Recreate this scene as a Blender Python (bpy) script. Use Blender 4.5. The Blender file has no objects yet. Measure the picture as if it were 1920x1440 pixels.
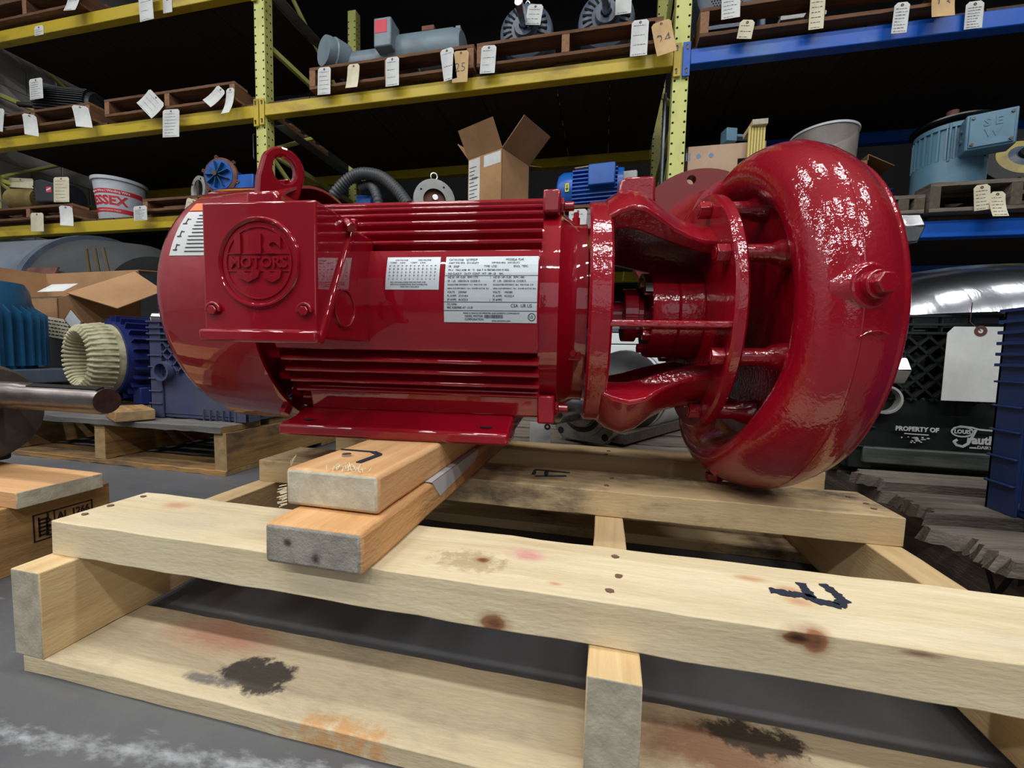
import bpy, bmesh, math, random
from mathutils import Matrix, Vector, Euler
rnd = random.Random(7)
S = bpy.context.scene
COL = S.collection
PI = math.pi

# ------------------------------------------------------------------ camera
# world axes: x along the rack and the pallet boards, y into the rack, z up, metres
CAM_H = .335; FPX = 770.0; PITCH = .0703; ROLL = .0225; YAW = .2165
def _cam_axes():
    fw = Vector((0, math.cos(PITCH), -math.sin(PITCH))); up = Vector((0, math.sin(PITCH), math.cos(PITCH))); rt = Vector((1, 0, 0))
    r = math.cos(ROLL)*rt + math.sin(ROLL)*up; u = -math.sin(ROLL)*rt + math.cos(ROLL)*up
    Z = Matrix.Rotation(YAW, 3, 'Z')
    return Z @ r, Z @ u, Z @ fw
CR, CU, CF = _cam_axes()
cd = bpy.data.cameras.new('camera'); cam = bpy.data.objects.new('camera', cd); COL.objects.link(cam)
cd.sensor_width = 36; cd.lens = FPX/1920*36; cd.clip_start = .02; cd.clip_end = 60
m3 = Matrix((CR, CU, -CF)).transposed()
cam.matrix_world = Matrix.Translation((0, 0, CAM_H)) @ m3.to_4x4()
S.camera = cam
def at(px, py, y):
    """a point of the place: where the sight line through a photograph pixel meets the plane at depth y"""
    d = CF + CR*((px-960)/FPX) - CU*((py-720)/FPX)
    return Vector((0, 0, CAM_H)) + d*(y/d.y)
def atz(px, py, z):
    d = CF + CR*((px-960)/FPX) - CU*((py-720)/FPX)
    return Vector((0, 0, CAM_H)) + d*((z-CAM_H)/d.z)

# ------------------------------------------------------------------ world and lights
w = bpy.data.worlds.new('world'); S.world = w; w.use_nodes = True
bg = w.node_tree.nodes['Background']; bg.inputs[0].default_value = (.75, .82, .95, 1); bg.inputs[1].default_value = .012
def area(name, loc, size, power, target, color=(1, .98, .95)):
    l = bpy.data.lights.new(name, 'AREA'); l.shape = 'RECTANGLE'; l.size, l.size_y = size; l.energy = power; l.color = color
    o = bpy.data.objects.new(name, l); COL.objects.link(o); o.location = loc
    o.rotation_euler = (Vector(target)-Vector(loc)).to_track_quat('-Z', 'Y').to_euler()
    return o
for lx in (-4.2, -2.7, -1.2, .3, 1.8, 3.3):
    for ly, pw in ((-3.2, 30), (-1.4, 24), (.5, 17)):
        area('high_bay_light', (lx, ly, 3.9), (.62, .14), pw, (lx, ly, 0), (1, .985, .96))
area('front_fill_light', (1.6, -4.8, 1.9), (3.2, 2.6), 17, (0, 1.2, .8), (.85, .92, 1))  # added fill from behind the camera, brightens rack fronts and left wall
S.view_settings.view_transform = 'Standard'; S.view_settings.look = 'None'
S.view_settings.exposure = .16; S.view_settings.gamma = 1.0; S.view_settings.use_curve_mapping = False

# ------------------------------------------------------------------ materials
MATS = {}
def srgb(r, g, b):
    f = lambda c: (c/255/12.92) if c/255 <= .04045 else ((c/255+.055)/1.055)**2.4
    return (f(r), f(g), f(b), 1)
def nodes(name):
    m = bpy.data.materials.new(name); m.use_nodes = True; nt = m.node_tree
    return m, nt, nt.nodes['Principled BSDF']
def P(name, c, rough=.5, metal=0, coat=0, c2=None, nscale=6, lo=.4, hi=.62, bump=0, bscale=120, stretch=(1, 1, 1), spec=.5, alpha=None, trans=0, ior=1.45, rvar=0, bdist=.002):
    """plain paint / metal / plastic with a second worn colour and fine relief"""
    m, nt, b = nodes(name); N, Lk = nt.nodes, nt.links
    b.inputs['Base Color'].default_value = c; b.inputs['Roughness'].default_value = rough; b.inputs['Metallic'].default_value = metal
    b.inputs['Coat Weight'].default_value = coat; b.inputs['Coat Roughness'].default_value = .03; b.inputs['Coat IOR'].default_value = 1.65; b.inputs['Specular IOR Level'].default_value = spec
    b.inputs['Transmission Weight'].default_value = trans; b.inputs['IOR'].default_value = ior
    if alpha is not None: b.inputs['Alpha'].default_value = alpha
    tc = N.new('ShaderNodeTexCoord'); mp = N.new('ShaderNodeMapping'); mp.inputs['Scale'].default_value = stretch
    Lk.new(tc.outputs['Object'], mp.inputs[0])
    if c2:
        n = N.new('ShaderNodeTexNoise'); n.inputs['Scale'].default_value = nscale; n.inputs['Detail'].default_value = 6; n.inputs['Roughness'].default_value = .65
        Lk.new(mp.outputs[0], n.inputs[0])
        r = N.new('ShaderNodeValToRGB'); r.color_ramp.elements[0].position = lo; r.color_ramp.elements[1].position = hi
        r.color_ramp.elements[0].color = c; r.color_ramp.elements[1].color = c2
        Lk.new(n.outputs[0], r.inputs[0]); Lk.new(r.outputs[0], b.inputs['Base Color'])
        if rvar:
            ml = N.new('ShaderNodeMath'); ml.operation = 'MULTIPLY_ADD'; ml.inputs[1].default_value = rvar; ml.inputs[2].default_value = rough
            Lk.new(n.outputs[0], ml.inputs[0]); Lk.new(ml.outputs[0], b.inputs['Roughness'])
    if bump:
        n2 = N.new('ShaderNodeTexNoise'); n2.inputs['Scale'].default_value = bscale; n2.inputs['Detail'].default_value = 3
        Lk.new(mp.outputs[0], n2.inputs[0])
        bp = N.new('ShaderNodeBump'); bp.inputs['Strength'].default_value = bump; bp.inputs['Distance'].default_value = bdist
        Lk.new(n2.outputs[0], bp.inputs['Height']); Lk.new(bp.outputs[0], b.inputs['Normal'])
        if coat: Lk.new(bp.outputs[0], b.inputs['Coat Normal'])
    MATS[name] = m; return m
def wood(name, cols, end, stain=None, slo=.55, shi=.75, rough=.75, bump=.35, gs=(1.6, 26, 26), sscale=3.0, spots=(), knots=()):
    """sawn timber: grain runs along the board's own length, the cut ends have their own colour"""
    m, nt, b = nodes(name); N, Lk = nt.nodes, nt.links
    b.inputs['Roughness'].default_value = rough; b.inputs['Specular IOR Level'].default_value = .25
    tc = N.new('ShaderNodeTexCoord'); mp = N.new('ShaderNodeMapping'); mp.inputs['Scale'].default_value = gs
    oi = N.new('ShaderNodeObjectInfo'); va = N.new('ShaderNodeVectorMath'); va.operation = 'ADD'
    ml = N.new('ShaderNodeMath'); ml.operation = 'MULTIPLY'; ml.inputs[1].default_value = 31
    Lk.new(oi.outputs['Random'], ml.inputs[0]); Lk.new(tc.outputs['Object'], va.inputs[0]); Lk.new(ml.outputs[0], va.inputs[1])
    Lk.new(va.outputs[0], mp.inputs[0])
    n = N.new('ShaderNodeTexNoise'); n.inputs['Scale'].default_value = 2.2; n.inputs['Detail'].default_value = 7; n.inputs['Roughness'].default_value = .6; n.inputs['Distortion'].default_value = .6
    Lk.new(mp.outputs[0], n.inputs[0])
    r = N.new('ShaderNodeValToRGB'); e = r.color_ramp.elements
    e[0].position = .3; e[0].color = cols[0]; e[1].position = .72; e[1].color = cols[2]
    x = e.new(.5); x.color = cols[1]
    Lk.new(n.outputs[0], r.inputs[0]); col = r.outputs[0]
    if stain:
        s = N.new('ShaderNodeTexNoise'); s.inputs['Scale'].default_value = sscale; s.inputs['Detail'].default_value = 8; s.inputs['Roughness'].default_value = .7
        mp2 = N.new('ShaderNodeMapping'); mp2.inputs['Scale'].default_value = (1, 2.2, 2.2)
        Lk.new(va.outputs[0], mp2.inputs[0]); Lk.new(mp2.outputs[0], s.inputs[0])
        sr = N.new('ShaderNodeValToRGB'); sr.color_ramp.elements[0].position = slo; sr.color_ramp.elements[1].position = shi
        Lk.new(s.outputs[0], sr.inputs[0])
        mx = N.new('ShaderNodeMix'); mx.data_type = 'RGBA'; mx.inputs[7].default_value = stain
        Lk.new(sr.outputs[0], mx.inputs[0]); Lk.new(col, mx.inputs[6]); col = mx.outputs[2]
    for cx_, cy_, rx_, ry_, sc_, p0_, p1_, sn_ in spots:      # a stain with its own place and outline on this board
        v1 = N.new('ShaderNodeVectorMath'); v1.operation = 'SUBTRACT'; v1.inputs[1].default_value = (cx_, cy_, 0); Lk.new(tc.outputs['Object'], v1.inputs[0])
        v2 = N.new('ShaderNodeVectorMath'); v2.operation = 'DIVIDE'; v2.inputs[1].default_value = (rx_, ry_, 9); Lk.new(v1.outputs[0], v2.inputs[0])
        ln_ = N.new('ShaderNodeVectorMath'); ln_.operation = 'LENGTH'; Lk.new(v2.outputs[0], ln_.inputs[0])
        mr = N.new('ShaderNodeMapRange'); mr.inputs[1].default_value = .25; mr.inputs[2].default_value = 1.1; mr.inputs[3].default_value = 1; mr.inputs[4].default_value = 0; Lk.new(ln_.outputs[1], mr.inputs[0])
        sn = N.new('ShaderNodeTexNoise'); sn.inputs['Scale'].default_value = sn_; sn.inputs['Detail'].default_value = 9; sn.inputs['Roughness'].default_value = .7; Lk.new(tc.outputs['Object'], sn.inputs[0])
        mu = N.new('ShaderNodeMath'); mu.operation = 'MULTIPLY'; Lk.new(mr.outputs[0], mu.inputs[0]); Lk.new(sn.outputs[0], mu.inputs[1])
        rr = N.new('ShaderNodeValToRGB'); rr.color_ramp.elements[0].position = p0_; rr.color_ramp.elements[1].position = p1_; Lk.new(mu.outputs[0], rr.inputs[0])
        mk = N.new('ShaderNodeMix'); mk.data_type = 'RGBA'; mk.inputs[7].default_value = sc_; Lk.new(rr.outputs[0], mk.inputs[0]); Lk.new(col, mk.inputs[6]); col = mk.outputs[2]
    def knot_layer(col, kn_):
        cx_, cy_, cz_, rx_, ry_, rz_, core, ring = kn_
        v1 = N.new('ShaderNodeVectorMath'); v1.operation = 'SUBTRACT'; v1.inputs[1].default_value = (cx_, cy_, cz_); Lk.new(tc.outputs['Object'], v1.inputs[0])
        v2 = N.new('ShaderNodeVectorMath'); v2.operation = 'DIVIDE'; v2.inputs[1].default_value = (rx_, ry_, rz_); Lk.new(v1.outputs[0], v2.inputs[0])
        ln_ = N.new('ShaderNodeVectorMath'); ln_.operation = 'LENGTH'; Lk.new(v2.outputs[0], ln_.inputs[0])
        sn = N.new('ShaderNodeTexNoise'); sn.inputs['Scale'].default_value = 110; sn.inputs['Detail'].default_value = 6; Lk.new(tc.outputs['Object'], sn.inputs[0])
        ad = N.new('ShaderNodeMath'); ad.operation = 'MULTIPLY_ADD'; ad.inputs[1].default_value = .55; Lk.new(sn.outputs[0], ad.inputs[0]); Lk.new(ln_.outputs[1], ad.inputs[2])
        cr = N.new('ShaderNodeValToRGB'); e = cr.color_ramp.elements; e[0].position = .55; e[0].color = core; e[1].position = .95; e[1].color = ring; Lk.new(ad.outputs[0], cr.inputs[0])
        hv = N.new('ShaderNodeMath'); hv.operation = 'MULTIPLY'; hv.inputs[1].default_value = .5; Lk.new(ad.outputs[0], hv.inputs[0])
        al = N.new('ShaderNodeValToRGB'); e = al.color_ramp.elements; e[0].position = .5; e[0].color = (1, 1, 1, 1); e[1].position = .9; e[1].color = (0, 0, 0, 1); x = e.new(.62); x.color = (.4, .4, .4, 1); Lk.new(hv.outputs[0], al.inputs[0])
        mk = N.new('ShaderNodeMix'); mk.data_type = 'RGBA'; Lk.new(al.outputs[0], mk.inputs[0]); Lk.new(col, mk.inputs[6]); Lk.new(cr.outputs[0], mk.inputs[7]); return mk.outputs[2]
    for kn_ in knots:
        if kn_[0] != 'end': col = knot_layer(col, kn_)
    sx = N.new('ShaderNodeSeparateXYZ'); Lk.new(tc.outputs['Normal'], sx.inputs[0])
    ab = N.new('ShaderNodeMath'); ab.operation = 'ABSOLUTE'; Lk.new(sx.outputs[0], ab.inputs[0])
    gt = N.new('ShaderNodeMath'); gt.operation = 'GREATER_THAN'; gt.inputs[1].default_value = .75; Lk.new(ab.outputs[0], gt.inputs[0])
    en = N.new('ShaderNodeTexNoise'); en.inputs['Scale'].default_value = 60; en.inputs['Detail'].default_value = 5
    Lk.new(va.outputs[0], en.inputs[0])
    er = N.new('ShaderNodeValToRGB'); er.color_ramp.elements[0].position = .35; er.color_ramp.elements[1].position = .65
    er.color_ramp.elements[0].color = tuple(c*.72 for c in end[:3])+(1,); er.color_ramp.elements[1].color = end
    Lk.new(en.outputs[0], er.inputs[0])
    mx2 = N.new('ShaderNodeMix'); mx2.data_type = 'RGBA'
    ecol = er.outputs[0]
    for kn_ in knots:
        if kn_[0] == 'end': ecol = knot_layer(ecol, kn_[1:])
    Lk.new(gt.outputs[0], mx2.inputs[0]); Lk.new(col, mx2.inputs[6]); Lk.new(ecol, mx2.inputs[7])
    Lk.new(mx2.outputs[2], b.inputs['Base Color'])
    f = N.new('ShaderNodeTexNoise'); f.inputs['Scale'].default_value = 160; f.inputs['Detail'].default_value = 4
    mp3 = N.new('ShaderNodeMapping'); mp3.inputs['Scale'].default_value = (.6, 2, 2)
    Lk.new(va.outputs[0], mp3.inputs[0]); Lk.new(mp3.outputs[0], f.inputs[0])
    bp = N.new('ShaderNodeBump'); bp.inputs['Strength'].default_value = bump; bp.inputs['Distance'].default_value = .002
    Lk.new(f.outputs[0], bp.inputs['Height']); Lk.new(bp.outputs[0], b.inputs['Normal'])
    MATS[name] = m; return m

RED = P('red_gloss_paint', srgb(146, 0, 26), .5, coat=1, bump=.05, bscale=70, c2=srgb(136, 0, 24), nscale=5, spec=.15)
REDC = P('red_gloss_paint_on_casting', srgb(150, 0, 27), .5, spec=.15, coat=1, bump=.42, bscale=175, c2=srgb(138, 0, 24), nscale=7, bdist=.0014)
REDM = P('red_primer_dull', srgb(120, 40, 44), .55)
STEEL = P('bright_steel', srgb(200, 202, 206), .25, 1, bump=.1, bscale=60, c2=srgb(150, 150, 152), nscale=12)
DSTEEL = P('dark_steel', srgb(92, 88, 86), .35, 1, c2=srgb(60, 52, 48), nscale=9)
CHROME = P('polished_stainless', srgb(190, 194, 202), .2, 1, bump=.35, bscale=9, stretch=(9, 1, 1))
PLATE = P('aluminium_label', srgb(205, 216, 222), .32, .15, c2=srgb(190, 204, 212), nscale=4)
INK = P('black_ink', srgb(22, 22, 26), .6)
BINK = P('blue_black_paint_mark', srgb(40, 48, 62), .6)
WHITE = P('white_print', srgb(214, 218, 222), .6)
ORANGE = P('orange_label_print', srgb(240, 110, 20), .5)
PAPER = P('manila_tag_paper', srgb(224, 220, 196), .8, c2=srgb(205, 198, 170), nscale=8)
PAPERW = P('white_tag_paper', srgb(222, 226, 224), .8, c2=srgb(200, 204, 204), nscale=8)
KRAFT = P('tan_tag_paper', srgb(206, 176, 128), .8, c2=srgb(190, 158, 112), nscale=9)
RING = P('tag_eyelet', srgb(92, 60, 52), .7)
PENCIL = P('pen_strokes', srgb(90, 92, 100), .8)
YEL = P('yellow_rack_paint', srgb(196, 172, 46), .42, c2=srgb(150, 124, 40), nscale=5, lo=.52, hi=.72, bump=.08, bscale=40, stretch=(.5, 1, 1))
YELP = P('pale_yellow_post_paint', srgb(204, 208, 122), .42, c2=srgb(176, 176, 96), nscale=7, lo=.5, hi=.75, stretch=(1, 1, .5))
BLU = P('blue_rack_paint', srgb(16, 88, 190), .38, c2=srgb(70, 112, 178), nscale=3.4, lo=.5, hi=.66, stretch=(.8, 1, 1))
HOLE = P('dark_hole', srgb(14, 14, 15), .9)
GALV = P('galvanised_strip', srgb(150, 156, 164), .42, .7, c2=srgb(110, 114, 122), nscale=4)
BLACKP = P('black_plastic', srgb(34, 38, 38), .42, c2=srgb(52, 58, 57), nscale=5, lo=.5, hi=.8)
BLUEP = P('dark_blue_plastic', srgb(30, 54, 108), .45, c2=srgb(40, 60, 104), nscale=5)
BLUEP2 = P('dusty_blue_plastic', srgb(60, 68, 102), .6, c2=srgb(80, 82, 98), nscale=4, lo=.45, hi=.7)
MBLUE = P('blue_motor_paint', srgb(30, 98, 190), .32, c2=srgb(24, 84, 165), nscale=4)
TEALB = P('teal_blue_paint', srgb(36, 92, 132), .38, c2=srgb(30, 76, 112), nscale=4)
NAVY = P('navy_motor_paint', srgb(34, 46, 108), .35, c2=srgb(24, 34, 84), nscale=4)
GREYM = P('grey_blue_motor_paint', srgb(122, 140, 152), .4, c2=srgb(98, 112, 122), nscale=5, lo=.5, hi=.75)
SLATE = P('slate_motor_paint', srgb(92, 106, 124), .36, c2=srgb(72, 84, 100), nscale=5)
LGREY = P('light_grey_paint', srgb(172, 176, 176), .45, c2=srgb(150, 152, 150), nscale=5)
SKYM = P('pale_blue_motor_paint', srgb(92, 132, 156), .38, c2=srgb(68, 102, 124), nscale=5, lo=.5, hi=.8)
BLACKM = P('black_motor_paint', srgb(38, 40, 45), .4, c2=srgb(54, 56, 61), nscale=6)
GOLD = P('gold_motor_paint', srgb(156, 138, 84), .4, .3, c2=srgb(120, 104, 60), nscale=6)
CAST = P('rough_cast_iron', srgb(78, 74, 70), .62, .3, c2=srgb(58, 52, 48), nscale=8, bump=.6, bscale=60)
RUSTY = P('rusty_iron', srgb(126, 84, 70), .7, .2, c2=srgb(90, 60, 54), nscale=9)
YTAN = P('yellow_tan_paint', srgb(176, 162, 92), .5, c2=srgb(140, 128, 80), nscale=5)
RUB = P('black_rubber', srgb(40, 40, 44), .5)
CONDUIT = P('grey_flexible_conduit', srgb(74, 78, 82), .42)
CARD = P('cardboard', srgb(176, 138, 100), .85, c2=srgb(160, 122, 86), nscale=4, bump=.05, bscale=50)
CARDP = P('pale_cardboard', srgb(190, 162, 138), .85, c2=srgb(176, 148, 124), nscale=4)
CREAM = P('varnished_winding_tape', srgb(178, 176, 144), .5, c2=srgb(120, 112, 80), nscale=22, lo=.45, hi=.7)
PAIL = P('white_pail_plastic', srgb(196, 204, 212), .4, c2=srgb(172, 178, 186), nscale=4)
REDP = P('red_print', srgb(196, 40, 56), .5)
REDT = P('red_warning_label', srgb(214, 62, 84), .5)
CLEAR = P('cloudy_clear_plastic', srgb(225, 220, 212), .18, trans=.75, ior=1.2, c2=srgb(200, 192, 182), nscale=7)
TAPE = P('silver_strip', srgb(208, 211, 218), .35, .2)
WALLB = P('concrete_block_paint', srgb(182, 182, 184), .85, c2=srgb(156, 156, 158), nscale=3, bump=.4, bscale=50)
DARKW = P('dark_back_wall', srgb(30, 30, 33), .9, c2=srgb(24, 24, 26), nscale=2)
CEIL = P('dark_ceiling_deck', srgb(70, 70, 72), .9, c2=srgb(58, 58, 60), nscale=2)
FIBRE = P('pale_splinter', srgb(232, 222, 190), .8)
KNOT = P('knot_wood', srgb(122, 84, 60), .7, c2=srgb(84, 54, 40), nscale=60, bump=.4, bscale=90)
KNOTP = P('pale_knot_wood', srgb(198, 170, 132), .75, c2=srgb(172, 136, 104), nscale=70)
BARK = P('torn_wood', srgb(84, 52, 36), .85, c2=srgb(54, 34, 26), nscale=40)
PINE = wood('fresh_pine', (srgb(204, 186, 148), srgb(220, 205, 170), srgb(230, 218, 188)), srgb(192, 186, 168), srgb(190, 178, 154), .5, .8)
PINEW = wood('bounce_warm_pine', (srgb(192, 160, 112), srgb(210, 182, 136), srgb(222, 198, 154)), srgb(184, 178, 158), srgb(186, 160, 120), .55, .85)  # warm tint puts light bounced from red paint and wood into the colour
PINED = wood('blotched_bounce_pine', (srgb(186, 160, 118), srgb(204, 180, 138), srgb(214, 192, 152)), srgb(196, 188, 166), srgb(96, 84, 74), .52, .68, sscale=4.5)  # warmth of bounced light put into the colour, with random grey-brown blotches
PINEG = wood('greyed_pine', (srgb(176, 166, 146), srgb(192, 180, 158), srgb(204, 192, 168)), srgb(190, 180, 156), srgb(120, 116, 112), .42, .66)
_KD2 = (srgb(70, 64, 58), srgb(112, 106, 98))
def _sp(px, py, z, cx, cy, rx, ry, c, p0=.28, p1=.42, sn=30):
    q = atz(px, py, z); return (q.x-cx, q.y-cy, rx, ry, c, p0, p1, sn)
_K = (srgb(112, 78, 58), srgb(150, 104, 72)); _KP = (srgb(196, 158, 126), srgb(206, 176, 138)); _KD = (srgb(62, 40, 30), srgb(120, 80, 52))
def _kt(px, py, rx, ry, c=_KP): q = atz(px, py, .146); return (q.x+.1015, q.y-.362, .019, rx, ry, .012)+c
def _kf(px, py, rx, rz, c=_K): q = at(px, py, .3145); return (q.x+.1015, -.0478, q.z-.12725, rx, .012, rz)+c
_kn = [_kt(330, 948, .018, .010), _kt(905, 1050, .007, .005, _K), _kt(1480, 1106, .011, .007), _kt(1497, 1127, .011, .007), _kt(1405, 1085, .014, .005), _kt(1040, 1095, .006, .003, _KP),
       _kf(925, 1168, .012, .008), _kf(1530, 1203, .009, .009), _kf(1498, 1197, .012, .005, _KD), _kf(1725, 1226, .014, .0025, (srgb(140, 112, 92), srgb(176, 150, 124)))]
_c3 = (srgb(204, 186, 148), srgb(220, 205, 170), srgb(230, 218, 188))
PINE_F = wood('fresh_pine_with_prints', _c3, srgb(196, 188, 166), srgb(192, 178, 150), .5, .8, spots=[
    _sp(880, 1050, .146, -.1015, .362, .085, .045, srgb(186, 168, 136), .36, .5, 90), _sp(985, 1040, .146, -.1015, .362, .03, .02, srgb(214, 158, 150), .2, .5, 25),
    _sp(300, 985, .146, -.1015, .362, .12, .05, srgb(206, 196, 166), .2, .6, 8)], knots=_kn)
PINE_B = wood('scraped_pine', (srgb(184, 168, 138), srgb(200, 185, 154), srgb(212, 198, 166)), srgb(196, 188, 166), srgb(140, 130, 114), .5, .75, sscale=4.5, spots=[
    _sp(420, 1185, .018, -.0985, .3315, .11, .05, srgb(186, 142, 118), .2, .5, 10), _sp(480, 1265, .018, -.0985, .3315, .075, .042, srgb(78, 72, 66), .34, .42, 48), _sp(395, 1275, .018, -.0985, .3315, .07, .012, srgb(120, 114, 106), .3, .5, 50),
    _sp(640, 1370, .018, -.0985, .3315, .11, .03, srgb(198, 156, 108), .36, .52, 60), _sp(1330, 1400, .018, -.0985, .3315, .12, .05, srgb(150, 116, 92), .22, .45, 14), _sp(1420, 1385, .018, -.0985, .3315, .09, .04, srgb(78, 68, 58), .36, .46, 50)])
FIR = wood('orange_fir', (srgb(196, 148, 100), srgb(214, 168, 120), srgb(224, 184, 138)), srgb(206, 200, 178), srgb(170, 120, 84), .6, .85)
FIRG = wood('orange_fir_grey_end', (srgb(190, 140, 90), srgb(210, 162, 110), srgb(222, 178, 130)), srgb(158, 154, 144), srgb(160, 110, 76), .6, .85, bump=.6, knots=[('end', -.3015, .024, .003, .03, .005, .004)+_KD2, ('end', -.3015, -.004, -.008, .03, .005, .006)+_KD2])
BROWN = wood('old_brown_pallet_wood', (srgb(88, 62, 46), srgb(112, 80, 58), srgb(130, 94, 68)), srgb(150, 112, 84), srgb(60, 44, 36), .5, .8)
GREYW = wood('weathered_grey_wood', (srgb(86, 80, 74), srgb(116, 108, 98), srgb(138, 128, 114)), srgb(96, 88, 76), srgb(60, 56, 54), .5, .75, bump=.8)
DIRTW = wood('dirty_pallet_wood', (srgb(120, 92, 58), srgb(160, 124, 78), srgb(178, 142, 92)), srgb(170, 144, 104), srgb(70, 66, 62), .48, .66)
PLY = wood('grey_dirty_board', (srgb(84, 84, 84), srgb(104, 102, 100), srgb(120, 116, 110)), srgb(150, 122, 84), srgb(66, 66, 70), .45, .7)
DECKW = wood('dark_deck_plank', (srgb(40, 35, 33), srgb(52, 45, 41), srgb(60, 52, 47)), srgb(90, 74, 60), None)

# ------------------------------------------------------------------ mesh helpers
I4 = Matrix.Identity(4)
def T(x, y, z): return Matrix.Translation((x, y, z))
def RX(a): return Matrix.Rotation(a, 4, 'X')
def RY(a): return Matrix.Rotation(a, 4, 'Y')
def RZ(a): return Matrix.Rotation(a, 4, 'Z')
class MB:
    def __init__(s): s.v = []; s.f = []
    def add(s, vs, fs, M=None):
        o = len(s.v)
        s.v += [tuple(M @ Vector(p)) if M else tuple(p) for p in vs]
        s.f += [tuple(i+o for i in f) for f in fs]; return s
    def box(s, x0, x1, y0, y1, z0, z1, M=None):
        return s.add([(x0, y0, z0), (x1, y0, z0), (x1, y1, z0), (x0, y1, z0), (x0, y0, z1), (x1, y0, z1), (x1, y1, z1), (x0, y1, z1)],
              [(3, 2, 1, 0), (4, 5, 6, 7), (0, 1, 5, 4), (1, 2, 6, 5), (2, 3, 7, 6), (3, 0, 4, 7)], M)
    def prism(s, poly, lo, hi, ax='x', M=None):
        """polygon in the plane across axis ax, extruded from lo to hi; 'x': (y,z) 'y': (x,z) 'z': (x,y)"""
        k = {'x': lambda p, h: (h, p[0], p[1]), 'y': lambda p, h: (p[0], h, p[1]), 'z': lambda p, h: (p[0], p[1], h)}[ax]
        n = len(poly)
        return s.add([k(p, lo) for p in poly]+[k(p, hi) for p in poly],
              [tuple(range(n))[::-1], tuple(range(n, 2*n))]+[(i, (i+1) % n, n+(i+1) % n, n+i) for i in range(n)], M)
    def lathe(s, prof, n=32, M=None, closed=False, t0=0, t1=2*PI, caps=True):
        """profile of (x, r) turned about the x axis"""
        full = abs(t1-t0-2*PI) < 1e-6; k = n if full else n+1; vs = []
        for x, r in prof:
            for i in range(k):
                t = t0+(t1-t0)*i/n; vs.append((x, -r*math.cos(t), r*math.sin(t)))
        fs = []; m = len(prof); last = m if closed else m-1
        for j in range(last):
            a, b = j*k, ((j+1) % m)*k
            for i in range(n):
                i2 = (i+1) % k; fs.append((a+i, a+i2, b+i2, b+i))
        if full and caps and not closed:
            if prof[0][1] > 0: fs.append(tuple(range(k))[::-1])
            if prof[-1][1] > 0: fs.append(tuple((m-1)*k+i for i in range(k)))
        if not full and closed:
            fs.append(tuple(j*k for j in range(m))); fs.append(tuple(j*k+k-1 for j in range(m))[::-1])
        return s.add(vs, fs, M)
    def cyl(s, p0, p1, r0, r1=None, n=16):
        p0 = Vector(p0); p1 = Vector(p1); d = p1-p0
        M = Matrix.Translation(p0) @ d.to_track_quat('X', 'Z').to_matrix().to_4x4()
        return s.lathe([(0, r0), (d.length, r0 if r1 is None else r1)], n, M)
    def tube(s, pts, r, n=8, cap=True):
        pts = [Vector(p) for p in pts]; vs = []; fs = []; m = len(pts)
        nrm = None
        for i, p in enumerate(pts):
            d = (pts[min(i+1, m-1)]-pts[max(i-1, 0)]).normalized()
            if nrm is None: nrm = d.orthogonal().normalized()
            else: nrm = (nrm-d*nrm.dot(d)).normalized()
            bn = d.cross(nrm); rr = r[i] if isinstance(r, (list, tuple)) else r
            vs += [p+(nrm*math.cos(2*PI*k/n)+bn*math.sin(2*PI*k/n))*rr for k in range(n)]
        for i in range(m-1):
            for k in range(n): fs.append((i*n+k, i*n+(k+1) % n, (i+1)*n+(k+1) % n, (i+1)*n+k))
        if cap: fs += [tuple(range(n))[::-1], tuple((m-1)*n+k for k in range(n))]
        return s.add(vs, fs)
    def ring(s, r0, r1, th, n=32, M=None):
        """flat washer, axis x"""
        return s.lathe([(0, r0), (0, r1), (th, r1), (th, r0)], n, M, closed=True)
    def text(s, t, size, M, ext=.0003, align='CENTER', bold=0, sx=1):
        c = bpy.data.curves.new('t', 'FONT'); c.body = t; c.size = size; c.extrude = ext; c.align_x = align; c.align_y = 'CENTER'; c.resolution_u = 2; c.offset = bold
        o = bpy.data.objects.new('t', c); me = bpy.data.meshes.new_from_object(o)
        s.add([(v.co.x*sx, v.co.y, v.co.z) for v in me.vertices], [tuple(p.vertices) for p in me.polygons], M)
        bpy.data.objects.remove(o); bpy.data.curves.remove(c); bpy.data.meshes.remove(me); return s
    def map(s, fn): s.v = [tuple(fn(*p)) for p in s.v]; return s
    def mesh(s, name, mat, smooth=35):
        me = bpy.data.meshes.new(name); me.from_pydata(s.v, [], s.f); me.validate(); me.materials.append(mat)
        bm = bmesh.new(); bm.from_mesh(me); bmesh.ops.recalc_face_normals(bm, faces=bm.faces); bm.to_mesh(me); bm.free()
        if smooth:
            me.polygons.foreach_set('use_smooth', [True]*len(me.polygons)); me.set_sharp_from_angle(angle=math.radians(smooth))
        return me
    def build(s, name, mat, parent=None, bevel=0, smooth=35, M=None, seg=2):
        me = s.mesh(name, mat, smooth); return obj(name, me, parent, bevel, M, seg)
def obj(name, me, parent=None, bevel=0, M=None, seg=2):
    o = bpy.data.objects.new(name, me); COL.objects.link(o)
    if parent: o.parent = parent
    if M is not None: o.matrix_local = M
    if bevel:
        b = o.modifiers.new('bevel', 'BEVEL'); b.width = bevel; b.segments = seg; b.limit_method = 'ANGLE'; b.angle_limit = math.radians(40)
    return o
def tag(o, label, cat, group=None):
    o['label'] = label; o['category'] = cat
    if group: o['group'] = group
    return o
def thing(name, label, cat, loc=(0, 0, 0), rz=0, group=None, rot=None):
    o = bpy.data.objects.new(name, None); COL.objects.link(o); o.empty_display_size = .05
    o.location = loc; o.rotation_euler = rot if rot else (0, 0, rz)
    return tag(o, label, cat, group)
def struct(o): o['kind'] = 'structure'; return o
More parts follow.
